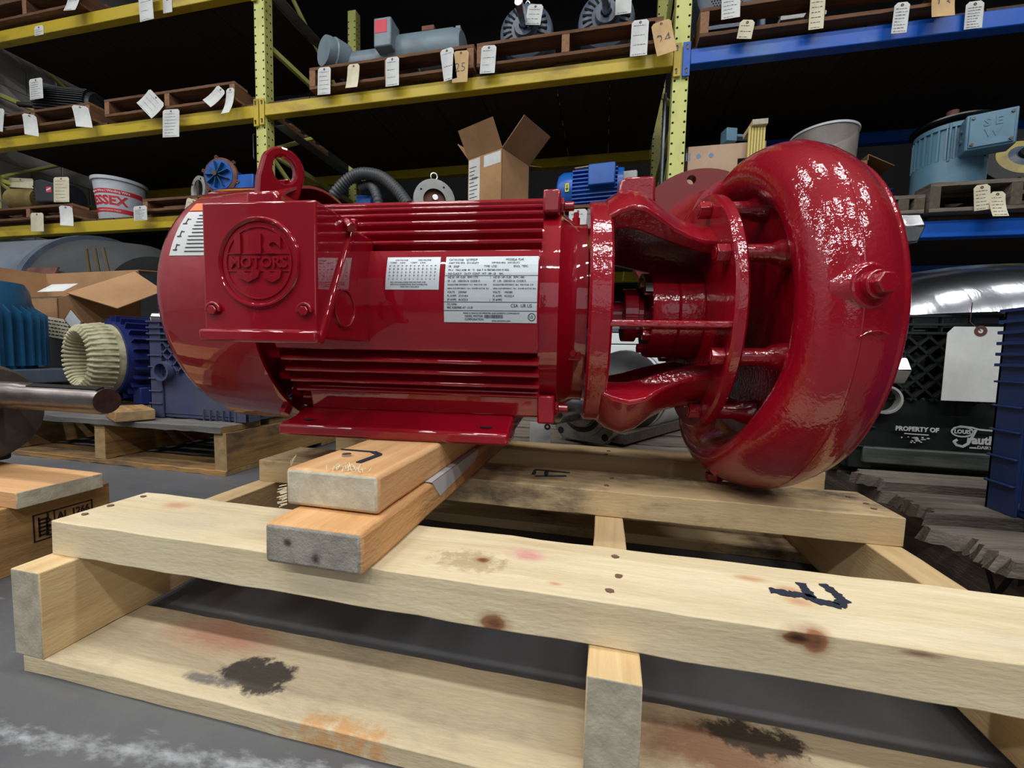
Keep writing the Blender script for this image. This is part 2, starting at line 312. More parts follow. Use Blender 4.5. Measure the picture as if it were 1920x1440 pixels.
def box(name, mat, parent, x0, x1, y0, y1, z0, z1, bevel=0, M=None):
    """a box part with its own origin in its middle, so that the material sits on it"""
    cx, cy, cz = (x0+x1)/2, (y0+y1)/2, (z0+z1)/2
    return MB().box(x0-cx, x1-cx, y0-cy, y1-cy, z0-cz, z1-cz).build(name, mat, parent, bevel, 35, (M or I4) @ T(cx, cy, cz))
def plank(name, mat, parent, x0, x1, y0, y1, z0, z1, bevel=.0012, M=None, rough=.0005, warp=0):
    """a sawn board: long side on its own x axis, slightly uneven edges"""
    lx, ly = x1-x0, y1-y0; turn = ly > lx; L, W, H = (ly, lx, z1-z0) if turn else (lx, ly, z1-z0)
    n = max(2, int(L/.03)); m = MB(); vs = []; fs = []
    for i in range(n+1):
        x = -L/2+L*i/n; bow = warp*math.sin(PI*i/n)
        j = [rnd.uniform(-rough, rough) for _ in range(8)]
        vs += [(x, -W/2+j[0], -H/2+j[1]+bow), (x, W/2+j[2], -H/2+j[3]+bow), (x, W/2+j[4], H/2+j[5]+bow), (x, -W/2+j[6], H/2+j[7]+bow)]
    for i in range(n):
        for k in range(4): fs.append((i*4+k, i*4+(k+1) % 4, i*4+4+(k+1) % 4, i*4+4+k))
    fs += [(3, 2, 1, 0), (n*4, n*4+1, n*4+2, n*4+3)]
    m.add(vs, fs)
    M2 = (M or I4) @ T((x0+x1)/2, (y0+y1)/2, (z0+z1)/2) @ (RZ(PI/2) if turn else I4)
    return m.build(name, mat, parent, bevel, 30, M2)
def copy_tree(o, parent=None):
    c = o.copy(); COL.objects.link(c); c.parent = parent
    for ch in list(o.children): copy_tree(ch, c)
    return c
def hexhead(m, p0, p1, r): return m.cyl(p0, p1, r, n=6)

# ================================================================== THE SETTING
def floor_mat():
    m, nt, b = nodes('worn_concrete'); N, Lk = nt.nodes, nt.links
    tc = N.new('ShaderNodeTexCoord')
    def noise(sc, det=6, stretch=None, dist=0):
        n = N.new('ShaderNodeTexNoise'); n.inputs['Scale'].default_value = sc; n.inputs['Detail'].default_value = det; n.inputs['Distortion'].default_value = dist; n.inputs['Roughness'].default_value = .65
        if stretch:
            mp = N.new('ShaderNodeMapping'); mp.inputs['Scale'].default_value = stretch; mp.inputs['Rotation'].default_value = (0, 0, .5); Lk.new(tc.outputs['Object'], mp.inputs[0]); Lk.new(mp.outputs[0], n.inputs[0])
        else: Lk.new(tc.outputs['Object'], n.inputs[0])
        return n
    def ramp(src, p0, c0, p1, c1):
        r = N.new('ShaderNodeValToRGB'); r.color_ramp.elements[0].position = p0; r.color_ramp.elements[0].color = c0; r.color_ramp.elements[1].position = p1; r.color_ramp.elements[1].color = c1
        Lk.new(src, r.inputs[0]); return r.outputs[0]
    base = ramp(noise(2.5).outputs[0], .3, srgb(76, 78, 82), .7, srgb(98, 100, 103))
    # pale scuffs and a trail of old white paint near the pallet's left front corner
    scuff = ramp(noise(14, 8, (1, 5, 1)).outputs[0], .64, (0, 0, 0, 1), .72, (1, 1, 1, 1))
    mx = N.new('ShaderNodeMix'); mx.data_type = 'RGBA'; mx.inputs[7].default_value = srgb(150, 152, 156)
    ms = N.new('ShaderNodeMath'); ms.operation = 'MULTIPLY'; ms.inputs[1].default_value = .35; Lk.new(scuff, ms.inputs[0])
    Lk.new(ms.outputs[0], mx.inputs[0]); Lk.new(base, mx.inputs[6])
    sp = N.new('ShaderNodeSeparateXYZ'); Lk.new(tc.outputs['Object'], sp.inputs[0])
    p0 = atz(60, 1385, 0); p1 = atz(380, 1425, 0)
    d = (p1-p0).normalized(); nx, ny = -d.y, d.x; k = -(nx*p0.x+ny*p0.y)
    a = N.new('ShaderNodeMath'); a.operation = 'MULTIPLY_ADD'; a.inputs[1].default_value = nx; a.inputs[2].default_value = k; Lk.new(sp.outputs[0], a.inputs[0])
    c = N.new('ShaderNodeMath'); c.operation = 'MULTIPLY_ADD'; c.inputs[1].default_value = ny; Lk.new(sp.outputs[1], c.inputs[0]); Lk.new(a.outputs[0], c.inputs[2])
    ab = N.new('ShaderNodeMath'); ab.operation = 'ABSOLUTE'; Lk.new(c.outputs[0], ab.inputs[0])
    mr = N.new('ShaderNodeMapRange'); mr.inputs[1].default_value = .0; mr.inputs[2].default_value = .035; mr.inputs[3].default_value = 1; mr.inputs[4].default_value = 0; Lk.new(ab.outputs[0], mr.inputs[0])
    mu = N.new('ShaderNodeMath'); mu.operation = 'MULTIPLY'; Lk.new(mr.outputs[0], mu.inputs[0]); Lk.new(noise(52, 9, (1, 2.2, 1)).outputs[0], mu.inputs[1])
    sp2 = ramp(mu.outputs[0], .36, (0, 0, 0, 1), .62, (1, 1, 1, 1))
    mx2 = N.new('ShaderNodeMix'); mx2.data_type = 'RGBA'; mx2.inputs[7].default_value = srgb(158, 162, 166)
    Lk.new(sp2, mx2.inputs[0]); Lk.new(mx.outputs[2], mx2.inputs[6])
    Lk.new(mx2.outputs[2], b.inputs['Base Color']); b.inputs['Roughness'].default_value = .5
    bp = N.new('ShaderNodeBump'); bp.inputs['Strength'].default_value = .3; bp.inputs['Distance'].default_value = .002
    Lk.new(noise(60, 5).outputs[0], bp.inputs['Height']); Lk.new(bp.outputs[0], b.inputs['Normal'])
    return m
struct(MB().box(-5.2, 5.5, -6, 4.6, -.1, 0).build('floor', floor_mat(), smooth=0))
struct(MB().box(-5.2, 5.5, -6, 4.6, 4.6, 4.7).build('ceiling', CEIL, smooth=0))
struct(MB().box(-5.2, 5.5, 4.5, 4.6, 0, 4.6).build('wall_back', DARKW, smooth=0))
struct(MB().box(5.4, 5.5, -6, 4.5, 0, 4.6).build('wall_right', DARKW, smooth=0))
wl = struct(MB().box(-5.2, -4.78, -6, 4.5, 0, 4.6).build('wall_left', WALLB, smooth=0))
# the concrete blocks of the left wall that show between two shelves
bm_ = MB().box(-.004, .004, -.197, .197, -.097, .097).mesh('block', WALLB, 0)
for r in range(3, 13):
    for c in range(4):
        o = obj('block', bm_, wl, .004); o.location = (-4.777, 2.42+.4*c+(.2 if r % 2 else 0), .1+.2*r)
struct(MB().box(-5.2, 5.5, -6.1, -6, 0, 4.6).build('wall_front', CEIL, smooth=0))

# ================================================================== THE PALLET
ZS, ZT = .1085, .146
pal = thing('timber_pallet', 'fresh pale pine pallet carrying the red pump and its two timber blocks', 'pallet', (-.104, .58, 0))
PO = T(.104, -.58, 0)
for x0, x1 in ((-.578, -.539), (-.003, .0355), (.331, .3695)):
    plank('stringer', PINEW, pal, x0, x1, .283, .885, .0185, ZS, M=PO)
plank('deck_board', PINE_F, pal, -.575, .372, .3145, .410, ZS, ZT, M=PO, rough=.0006)
plank('deck_board', PINED, pal, -.572, .371, .586, .686, ZS, ZT, M=PO)['label'] = 'grey blotched board'
plank('deck_board', PINEW, pal, -.574, .382, .797, .878, ZS, ZT, M=PO)
plank('bottom_board', PINE_B, pal, -.569, .372, .284, .379, 0, .018, M=PO)['label'] = 'thin board with black scrape and pink stain'
plank('bottom_board', PINED, pal, -.569, .372, .752, .85, 0, .018, M=PO)
def disc(m, x, y, z, rx, ry, up=True, n=14, th=.0005, jag=0, rot=0):
    vs = []
    for k in range(n):
        t = 2*PI*k/n; j = 1+rnd.uniform(-jag, jag); c, s_ = rx*j*math.cos(t), ry*j*math.sin(t)
        c, s_ = c*math.cos(rot)-s_*math.sin(rot), c*math.sin(rot)+s_*math.cos(rot)
        vs.append((x+c, y+s_) if up else (x+c, z+s_))
    if up: m.prism(vs, z-.001, z+th, 'z')
    else: m.prism(vs, y-th, y+.001, 'y')
    return m
nm = MB()
for x, y in ((-.56, .335), (-.563, .362), (-.56, .395), (.012, .33), (.02, .355), (.018, .39), (.35, .61), (.345, .655), (.352, .63), (.012, .61), (.02, .65), (.013, .81), (.018, .84)):
    disc(nm, x, y, ZT+.0009, .0034, .0026, jag=.2)
nm.build('nail_head', P('rusty_nail', srgb(120, 92, 74), .6), pal, M=PO)['kind'] = 'stuff'
# the black painted marks left on the boards
def mark(pts, z, width, name='painted_mark', mat=BINK, parent=pal):
    m = MB()
    for stroke in pts:
        P3 = [atz(x, y, z) for x, y in stroke]
        fine = [P3[k].lerp(P3[k+1], f/6) for k in range(len(P3)-1) for f in range(6)]+[P3[-1]]
        L_, R2 = [], []
        for k, a in enumerate(fine):
            d = fine[min(k+1, len(fine)-1)]-fine[max(k-1, 0)]; n = Vector((-d.y, d.x, 0)).normalized()
            L_.append((a+n*width*rnd.uniform(.55, 1.2))[:2]); R2.append((a-n*width*rnd.uniform(.55, 1.2))[:2])
        for k in range(len(fine)-1): m.prism([tuple(L_[k]), tuple(L_[k+1]), tuple(R2[k+1]), tuple(R2[k])], z-.001, z+.00085, 'z')
    return m.build(name, mat, parent, smooth=0, M=PO)
mark([[(1443, 1107), (1480, 1114), (1508, 1117), (1528, 1127), (1575, 1137)], [(1500, 1094), (1512, 1108), (1522, 1122)], [(1543, 1096), (1562, 1110), (1582, 1127), (1572, 1136)]], ZT, .0042)
mark([[(1003, 881), (1060, 886)], [(1003, 893), (1062, 893)], [(1003, 882), (1000, 890)], [(1025, 883), (1024, 893)], [(1060, 886), (1068, 887)]], ZT, .003)
# the two blocks under the motor's foot
def block(name, label, mat, x0, x1, y0, y1, z0, z1, rz=0):
    t = thing(name, label, 'timber block', ((x0+x1)/2, (y0+y1)/2, z0), rz)
    plank('timber', mat, t, -(x1-x0)/2, (x1-x0)/2, -(y1-y0)/2, (y1-y0)/2, 0, z1-z0, bevel=.004, rough=.0003)
    return t
low = block('timber_block', 'lower of two stacked orange timber blocks, with a rough grey sawn end', FIRG, -.286, -.190, .297, .90, ZT+.0005, .1835)
upb = block('timber_block', 'upper of two stacked orange timber blocks, splintered pale end, under the red motor foot', FIR, -.296, -.1965, .334, .86, .1848, .2218)
m = MB()
m.prism([(-.16, .0388), (-.13, .0388), (.02, .0388), (.02, .030), (-.0, .022), (-.10, .016), (-.135, .014)], .0481, .0489, 'x')
m.prism([(.040, -.16), (.0489, -.16), (.0489, .02), (.040, .02)], .0381, .0389, 'z')
m.build('silver_strip', TAPE, low)['label'] = 'bent silver metal strip along the upper edge'
m = MB()
for k in range(34):
    x = rnd.gauss(.012, .012); y = -.262+rnd.uniform(-.002, .014); a = rnd.uniform(.4, 2.6); l = rnd.uniform(.004, .016)
    m.tube([(x, y, .0385), (x+l*math.cos(a)*.7, y+l*.3*math.sin(a), .0385+rnd.uniform(.0005, .004)), (x+l*math.cos(a), y+l*.5*math.sin(a), .0385+rnd.uniform(0, .004))], .00035, 4)
for k in range(22):
    z = rnd.uniform(.0, .02); m.tube([(-.049, -.262, z), (-.050-rnd.uniform(.003, .009), -.264, z-rnd.uniform(0, .004))], .0005, 4)
for k in range(4): m.tube([(-.046, -.26, .038), (-.044+.002*k, -.262, .044+.002*k)], .0003, 4)
m.build('splinters', FIBRE, upb)['kind'] = 'stuff'
m = MB()
for s0, s1, ww in (((640, 843), (700, 848), .001), ((700, 848), (712, 853), .003), ((712, 853), (672, 868), .003)):
    a, b = atz(*s0, .222), atz(*s1, .222); d = b-a; n = Vector((-d.y, d.x, 0)).normalized()*ww
    m.prism([tuple((a+n)[:2]), tuple((b+n)[:2]), tuple((b-n)[:2]), tuple((a-n)[:2])], .2215, .2231, 'z')
m.build('smudge', BINK, upb, M=upb.matrix_basis.inverted())
m = MB(); p = atz(650, 855, .222); m.cyl((p.x, p.y, .2215), (p.x, p.y, .2245), .005, n=10); m.box(p.x-.004, p.x+.004, p.y-.0008, p.y+.0008, .224, .2250)
m.build('screw_head', STEEL, upb, M=upb.matrix_basis.inverted())
# ================================================================== THE RED MOTOR AND PUMP
PR = RZ(.0865)
pump = thing('motor_driven_pump', 'glossy red electric motor coupled to a round red centrifugal pump on timber blocks', 'pump', PR @ Vector((-.22, .66, .222)), .0865)
AX = T(.22, 0, .178)          # the shaft axis: x along the shaft, -y towards the camera
def pp(m, name, mat=RED, bevel=0, M=None, parent=None, smooth=35, seg=2):
    return m.build(name, mat, parent or pump, bevel, smooth, AX if (M is None and parent is None) else (M if M is not None else I4), seg)
# -- stator frame
R_ = .169
m = MB().lathe([(-.39, .10), (-.39, .150), (-.372, .150), (-.372, .140), (-.034, .140), (-.034, .10)], 64)
frame = pp(m, 'motor_frame')
a0 = math.radians(22)
m = MB().lathe([(-.385, .13), (-.385, R_), (-.034, R_), (-.034, .13)], 12, closed=True, t0=-a0, t1=a0)
pp(m, 'nameplate_panel', bevel=.002, parent=frame)
m = MB().lathe([(-.372, .13), (-.372, R_-.004), (-.034, R_-.004), (-.034, .13)], 12, closed=True, t0=PI-a0, t1=PI+a0)
pp(m, 'rear_panel', parent=frame)
fm = MB().prism([(-.13, -.0044)]+[(-R_+.0032-.0032*math.sin(PI*k/8), -.0032*math.cos(PI*k/8)) for k in range(9)]+[(-.13, .0044)], -.382, -.034, 'x').mesh('fin', RED, 50)
for th in [26.5, 32.5, 39, 46, 53.5, 62, 71.5, 81, 91, 101, 111, 120, 128, 136, 143, 150, -27, -33, -39.5, -46, -52.5, -128, -135, -142, -149]:
    obj('fin', fm, frame, 0, RX(-math.radians(th)))
m = MB().prism([(-.108, -.149), (-.117, -.112), (.117, -.112), (.108, -.149)], -.365, -.034, 'x')
pp(m, 'foot_riser', bevel=.003)
m = MB().prism([(-.165, -.178), (-.1, -.178), (-.095, -.172), (.095, -.172), (.1, -.178), (.165, -.178), (.165, -.1625), (.135, -.157), (.11, -.148), (-.11, -.148), (-.135, -.157), (-.165, -.1625)], -.3775, -.068, 'x')
foot = pp(m, 'mounting_foot', bevel=.004)
for x in (-.345, -.10):
    for y in (-.142, .142): pp(MB().lathe([(0, .009), (.0008, .009)], 14, T(x, y, -.1590) @ RY(-PI/2)), 'bolt_hole', HOLE, parent=foot)
# -- end frame with lugs
m = MB().lathe([(-.036, .10), (-.036, .158), (-.012, .158), (-.009, .148), (.004, .136), (.010, .133), (.024, .133), (.024, .08)], 64)
bell = pp(m, 'end_shield', bevel=0)
for sy in (-1, 1):
    for z0, z1 in ((.118, .147), (-.155, -.117)):
        mm = MB().box(-.036, -.0135, sy*.098-.024, sy*.098+.024, z0, z1); pp(mm, 'corner_lug', bevel=.003, parent=bell)
        zc = (z0+z1)/2; mm = MB(); mm.cyl((-.0135, sy*.098, zc), (-.009, sy*.098, zc), .011, n=6); mm.cyl((-.009, sy*.098, zc), (.004, sy*.098, zc), .006, n=12)
        pp(mm, 'tie_bolt', bevel=.0008, parent=bell)
m = MB().cyl((.008, -.02, .13), (.008, -.02, .142), .006, n=10).cyl((.008, -.02, .142), (.008, -.02, .150), .004, n=8); pp(m, 'grease_fitting', parent=bell)
mm = MB().box(-.002, .018, -.119, -.11, -.070, -.052, RX(0)); mm.cyl((.008, -.119, -.061), (.008, -.122, -.061), .005, n=6); pp(mm, 'drain_plug', bevel=.001, parent=bell)
# -- fan cover (a thin shell, open towards the frame)
FC = AX @ T(0, 0, .008)
m = MB().lathe([(-.398, .184), (-.398, .188), (-.52, .188), (-.532, .183), (-.543, .168), (-.550, .13), (-.553, .06), (-.553, 0), (-.549, 0), (-.545, .12), (-.535, .165), (-.522, .183)], 96, closed=True)
fan = pp(m, 'fan_cover', M=FC)
for th in (-58, -122, 60, 125):
    t = math.radians(th); c = Vector((0, -.188*math.cos(t), .188*math.sin(t))); n = c.normalized()
    mm = MB().cyl(Vector((-.412, 0, 0))+c-n*.012, Vector((-.412, 0, 0))+c+n*.010, .0085, n=6); pp(mm, 'cover_bolt', bevel=.001, parent=fan)
mm = MB().cyl((-.53, -.10, -.115), (-.545, -.115, -.13), .009, n=10); pp(mm, 'cover_screw', parent=fan)
def on_cyl(R): return lambda x, y, z: (x, -math.sqrt(max(1e-6, (R-y)**2-z*z)), z)
m = MB()
for i in range(10):
    z0 = .045+.0065*i; m.box(-.512, -.43, 0, .0004, z0, z0+.0065)
wlab = pp(m.map(on_cyl(.1885)), 'warning_label', PAPERW, parent=fan)
m = MB()
for i in range(3): m.box(-.512, -.43, 0, .0004, .112+.0045*i, .1165+.0045*i)
pp(m.map(on_cyl(.1886)), 'label_header', ORANGE, parent=fan)
m = MB()
for i in range(11): m.box(-.492+rnd.uniform(0, .004), -.44, 0, .0003, .050+.0053*i, .0512+.0053*i)
for i in range(3):
    x = -.508; z = .052+.019*i; m.box(x, x+.006, 0, .0003, z, z+.0015); m.box(x+.003, x+.0042, 0, .0003, z, z+.009); m.box(x+.004, x+.008, 0, .0003, z+.007, z+.008)
pp(m.map(on_cyl(.1891)), 'label_print', INK, parent=fan)
# end bracket ribs seen in the gap behind the fan cover
m = MB()
for k in range(28):
    t = 2*PI*k/28; m.box(-.40, -.385, -.004, .004, .12, .165, RX(t))
pp(m, 'end_bracket_ribs')
# lifting lug
m = MB(); n = 24
out = [(-.029, -.045), (-.031, .0)]+[(-.028*math.cos(PI*k/12), .022+.028*math.sin(PI*k/12)) for k in range(13)]+[(.026, .0), (.018, -.045)]
inn = [(-.015*math.cos(2*PI*k/n), .020+.018*math.sin(2*PI*k/n)) for k in range(n)]
bm2 = bmesh.new()
def loopv(pts, y): return [bm2.verts.new((x, y, z)) for x, z in pts]
for y, f in ((-.008, 1), (.008, -1)): pass
oa, ob = loopv(out, -.008), loopv(out, .008); ia, ib = loopv(inn, -.008), loopv(inn, .008)
def eds(l): return [bm2.edges.new((l[i], l[(i+1) % len(l)])) for i in range(len(l))]
for o_, i_ in ((oa, ia), (ob, ib)): bmesh.ops.triangle_fill(bm2, edges=eds(o_)+eds(i_), use_beauty=True)
for l0, l1 in ((oa, ob), (ia, ib)):
    for i in range(len(l0)): bm2.faces.new((l0[i], l0[(i+1) % len(l0)], l1[(i+1) % len(l0)], l1[i]))
bmesh.ops.recalc_face_normals(bm2, faces=bm2.faces)
me = bpy.data.meshes.new('lifting_lug'); bm2.to_mesh(me); bm2.free(); me.materials.append(RED)
obj('lifting_lug', me, pump, .003, AX @ T(-.415, -.10, .172) @ RZ(.98) @ RY(.10) @ RX(.1))
m = MB().prism([(-.44, -.14), (-.39, -.14), (-.39, -.06), (-.44, -.06)], .115, .150, 'z'); pp(m, 'lug_pad', bevel=.006)
# -- terminal box: a base on the frame and a cover split off along a slope
X0, X1 = -.3715, -.2465; YF = -.278
m = MB().prism([(-.2705, -.053), (-.15, -.053), (-.15, .078), (-.207, .078)], X0+.003, X1-.003, 'x')
tb = pp(m, 'terminal_box', bevel=.003)
m = MB().prism([(YF, .082), (YF, -.046), (-.2735, -.05), (-.2085, .082)], X0, X1, 'x')
cov = pp(m, 'box_cover', bevel=.0025, parent=tb, seg=3)
m = MB().prism([(-.2805, -.058), (-.2715, -.058), (-.1995, .0865), (-.2085, .0865)], X0-.001, X1+.004, 'x')
pp(m, 'cover_lip', bevel=.002, parent=tb)
m = MB().box(X0-.001, X1+.004, -.2855, -.277, -.058, -.045); pp(m, 'lower_lip', bevel=.003, parent=tb)
m = MB()
for x in (-.359, -.2585): pass
for x, z, y in ((-.359, -.026, YF), (-.2585, -.026, YF)):
    mm = MB().lathe([(0, .0085), (.004, .0085), (.004, .0055), (.0, .0055)], 20, T(x, y, z) @ RZ(-PI/2), closed=True, t0=-.2, t1=PI+.2)
    pp(mm, 'screw_pocket', bevel=.001, parent=cov)
    mm = MB().cyl((x, y+.002, z), (x, y-.005, z), .0052, n=6); pp(mm, 'cover_screw', bevel=.0008, parent=cov)
mm = MB().cyl((X1, -.222, .078), (X1+.009, -.226, .07), .006, n=6); pp(mm, 'cover_screw', bevel=.0008, parent=cov)
m = MB().lathe([(X1+.0005, .019), (X1+.0005, .0215), (X1-.004, .0215), (X1-.004, .019)], 36, T(0, -.224, -.017), closed=True); pp(m, 'knockout', bevel=.0006, parent=tb)
m = MB().lathe([(X1-.004, .0), (X1-.001, .0), (X1-.001, .0185), (X1-.004, .0185)], 30, T(0, -.224, -.017)); pp(m, 'knockout_disc', bevel=.0006, parent=tb)
# emblem: raised ring, the two tall letters cut by a band with a word
EM = T(-.3085, YF, .0215)
m = MB().lathe([(-.0004, .0405), (-.0018, .0412), (-.0032, .0425), (-.0032, .0438), (-.0018, .045), (.0, .0455)], 64, EM @ RZ(PI/2), caps=False)
emb = pp(m, 'emblem_ring', parent=cov)
m = MB().lathe([(-.0002, .0345), (-.0012, .035), (-.0012, .0362), (-.0002, .0367)], 64, EM @ RZ(PI/2), caps=False); pp(m, 'emblem_inner_ring', parent=cov)
m = MB().text('US', .064, T(0, 0, .002) @ RX(PI/2), .0022, bold=.0016, sx=.72)
bm2 = bmesh.new(); me = bpy.data.meshes.new('emblem_letters'); me.from_pydata(m.v, [], m.f); bm2.from_mesh(me)
for co, no in (((0, 0, .0085), (0, 0, 1)), ((0, 0, -.0075), (0, 0, -1))):
    bmesh.ops.bisect_plane(bm2, geom=bm2.verts[:]+bm2.edges[:]+bm2.faces[:], plane_co=co, plane_no=no)
bmesh.ops.delete(bm2, geom=[f for f in bm2.faces if -.0075 < f.calc_center_median().z < .0085], context='FACES')
bm2.to_mesh(me); bm2.free(); me.materials.append(RED); obj('emblem_letters', me, cov, 0, EM)
m = MB().text('MOTORS', .0152, RX(PI/2), .0016, bold=.0004, sx=1.02); m.box(-.034, .034, -.0010, 0, .0085, .0096); m.box(-.034, .034, -.0010, 0, -.0086, -.0075)
pp(m, 'emblem_word', M=EM, parent=cov)
# -- data plates on the curved panel
def plate(name, x0, x1, z0, z1, mat, R):
    m = MB(); k = 8
    for i in range(k):
        za, zb = z0+(z1-z0)*i/k, z0+(z1-z0)*(i+1)/k; m.box(x0, x1, 0, .0006, za, zb)
    return pp(m.map(on_cyl(R)), name, mat, parent=frame)
npl = plate('data_plate', -.150, -.0365, -.0265, .0535, PLATE, R_+.0006)
wpl = plate('wiring_plate', -.2255, -.157, .0125, .0535, PLATE, R_+.0006)
m = MB()
def tx(s, x, z, size, sx=.9): m.text(s, size, T(x, 0, z) @ RX(PI/2), .0001, 'LEFT', sx=sx)
X = -.146
tx('CATALOG#   UJ15P2DP', X, .0495, .0038); tx('MODEL#  FL45', X+.07, .0495, .0038)
tx('SHAFT END BRG   6310-2Z-J/C3', X, .0455, .003); tx('OPP END BRG   6207-2Z-J/C3', X+.053, .0455, .003)
tx('FR   256JP', X, .041, .0036); tx('TYPE  UTE1', X+.044, .041, .0036); tx('ENCL  TEFC', X+.08, .041, .0036)
tx('PH 3    MAX AMB  40   \u00b0C   ID#  F 10 7887085-0004 M 0002', X, .0365, .0033)
tx('INS CLASS F    DUTY  CONT   WT  189  LB     BAL', X, .032, .0035)
tx('HZ 60  HP 15.00   RPM 1775', X, .0275, .0035); tx('HZ 50  HP 15.00   RPM 1480', X+.056, .0275, .0035)
tx('SF  1.25   DESIGN B  CODE G', X, .023, .0035); tx('SF  1.00   DESIGN #  CODE E', X+.056, .023, .0035)
tx('GUARANTEED EFFICIENCY  91.0   MAX KVAR  4.80', X, .0185, .0024); tx('GUARANTEED EFFICIENCY  88.5   MAX KVAR  3.70', X+.056, .0185, .0024)
tx('NEMA NOM EFFICIENCY  92.4   POWER FACTOR  82.7', X, .014, .0024); tx('NEMA NOM EFFICIENCY  90.2   POWER FACTOR  84.2', X+.056, .014, .0024)
tx('VOLTS     230/460', X, .0095, .0035); tx('VOLTS     190/380', X+.056, .0095, .0035)
tx('FL AMPS   37.0/18.4', X, .005, .0035); tx('FL AMPS   45.0/22.4', X+.056, .005, .0035)
tx('SF AMPS   46.0/23.0', X, .0005, .0035); tx('SF AMPS', X+.056, .0005, .0035)
tx('CC 030A', X, -.0050, .0035); tx('80C RISE/RES AT 1.0 SF', X, -.0090, .0036)
tx('CSA', X+.078, -.0065, .0055); tx('UR US', X+.09, -.0065, .0055)
tx('MADE IN MEXICO OF IMPORTED AND DOMESTIC COMPONENTS', X+.02, -.0155, .0026)
tx('NIDEC MOTOR', X+.022, -.0190, .0036); tx('CORPORATION', X+.022, -.0228, .0036); tx('www.usmotors.com', X+.055, -.0242, .0031)
for z in (.0297, -.0022, -.0125): m.box(-.150, -.0365, -.0001, .0001, z-.00025, z+.00025)
m.box(-.0935, -.0932, -.0001, .0001, -.0022, .0297)
for k in range(26): m.box(X+.046+k*.0009, X+.0463+k*.0009+rnd.choice((0, .0002)), -.0001, .0001, -.0212, -.0172)
m.lathe([(0, .0038), (.0001, .0038), (.0001, .0046), (0, .0046)], 24, T(-.0425, 0, -.0195) @ RZ(PI/2), closed=True); tx('US', -.0455, -.0195, .005, .8)
pp(m.map(lambda x, y, z: on_cyl(R_+.0008)(x, y, z)), 'data_plate_print', INK, parent=frame, smooth=0)
m = MB()
tx('LOW VOLTAGE                    HIGH VOLTAGE', -.215, .0495, .0026); tx('Y START      \u0394 RUN           Y START      \u0394 RUN', -.221, .0462, .0025)
for r in range(4):
    for c in range(12): m.lathe([(0, .0006), (.0001, .0006)], 6, T(-.2215+c*.0053, 0, .0425-r*.0042) @ RZ(PI/2)); tx(str((c*3+r) % 9+1), -.2208+c*.0053, .0425-r*.0042, .0022)
for c in range(12): m.box(-.2214+c*.0053, -.2213+c*.0053, -.0001, .0001, .0275, .0425); tx('L%d' % (c % 3+1), -.2222+c*.0053, .0255, .0022)
tx('FULL VOLTAGE ACROSS THE LINE START AND', -.219, .0215, .0024); tx('RUN ON \u0394 CONNECTIONS. ALSO SUITABLE FOR', -.219, .0187, .0024); tx('START ON Y, RUN ON \u0394', -.206, .0159, .0024)
pp(m.map(on_cyl(R_+.0008)), 'wiring_plate_print', BINK, parent=frame, smooth=0)
# -- bracket between motor and pump
m = MB().lathe([(.025, .12), (.025, .160), (.028, .163), (.050, .163), (.053, .160), (.053, .12)], 80, closed=True)
brk = pp(m, 'bracket_ring', REDC)
def arm(t0, t1, t2, t3, prof, name):
    """a curved web from the ring to the flange: prof of (x, r_out, r_in), angle range narrowing along it"""
    m = MB(); vs = []; fs = []; n = 16; k = len(prof)
    for j, (x, ro, ri) in enumerate(prof):
        s = j/(k-1); a, b = t0+(t2-t0)*s, t1+(t3-t1)*s
        for i in range(n+1):
            t = a+(b-a)*i/n; vs.append((x, -ro*math.cos(t), ro*math.sin(t)))
        for i in range(n+1):
            t = a+(b-a)*i/n; vs.append((x, -ri*math.cos(t), ri*math.sin(t)))
    w_ = 2*(n+1)
    for j in range(k-1):
        p, q = j*w_, (j+1)*w_
        for i in range(n):
            fs += [(p+i, p+i+1, q+i+1, q+i), (p+n+1+i, q+n+1+i, q+n+2+i, p+n+2+i)]
        fs += [(p, q, q+n+1, p+n+1), (p+n, p+2*n+1, q+2*n+1, q+n)]
    for j in (0, k-1):
        p = j*w_
        for i in range(n): fs.append((p+i, p+i+1, p+n+2+i, p+n+1+i))
    return pp(m.add(vs, fs), name, REDC, bevel=.004, parent=brk)
D = math.radians
arm(D(43), D(137), D(40), D(140), [(.045, .163, .140), (.06, .172, .145), (.075, .178, .146), (.09, .176, .142), (.11, .163, .134), (.13, .149, .126), (.15, .138, .119), (.17, .131, .112), (.19, .130, .108)], 'bracket_arm')
arm(D(-137), D(-43), D(-140), D(-40), [(.045, .163, .138), (.06, .174, .142), (.08, .181, .142), (.10, .176, .136), (.12, .160, .126), (.145, .145, .116), (.17, .137, .108), (.19, .135, .105)], 'bracket_arm')
for s in (-1, 1):
    mm = MB().prism([(.045, -.1605), (.06, -.160), (.17, -.158), (.19, -.160), (.19, -.118), (.16, -.110), (.08, -.112), (.045, -.12)], -.0285, -.0205, 'z', M=I4 if s < 0 else RZ(PI) @ RY(PI) @ I4)
    if s < 0: pp(mm, 'bracket_rib', REDC, bevel=.002, parent=brk)
mm = MB().prism([(.062, .150), (.068, .186), (.078, .191), (.116, .191), (.118, .150)], -.045, .045, 'y'); pp(mm, 'lifting_pad', REDC, bevel=.004, parent=brk)
m = MB().lathe([(.186, .07), (.186, .165), (.189, .168), (.198, .168), (.201, .165), (.201, .07)], 80, closed=True)
fl = pp(m, 'mounting_flange', REDC)
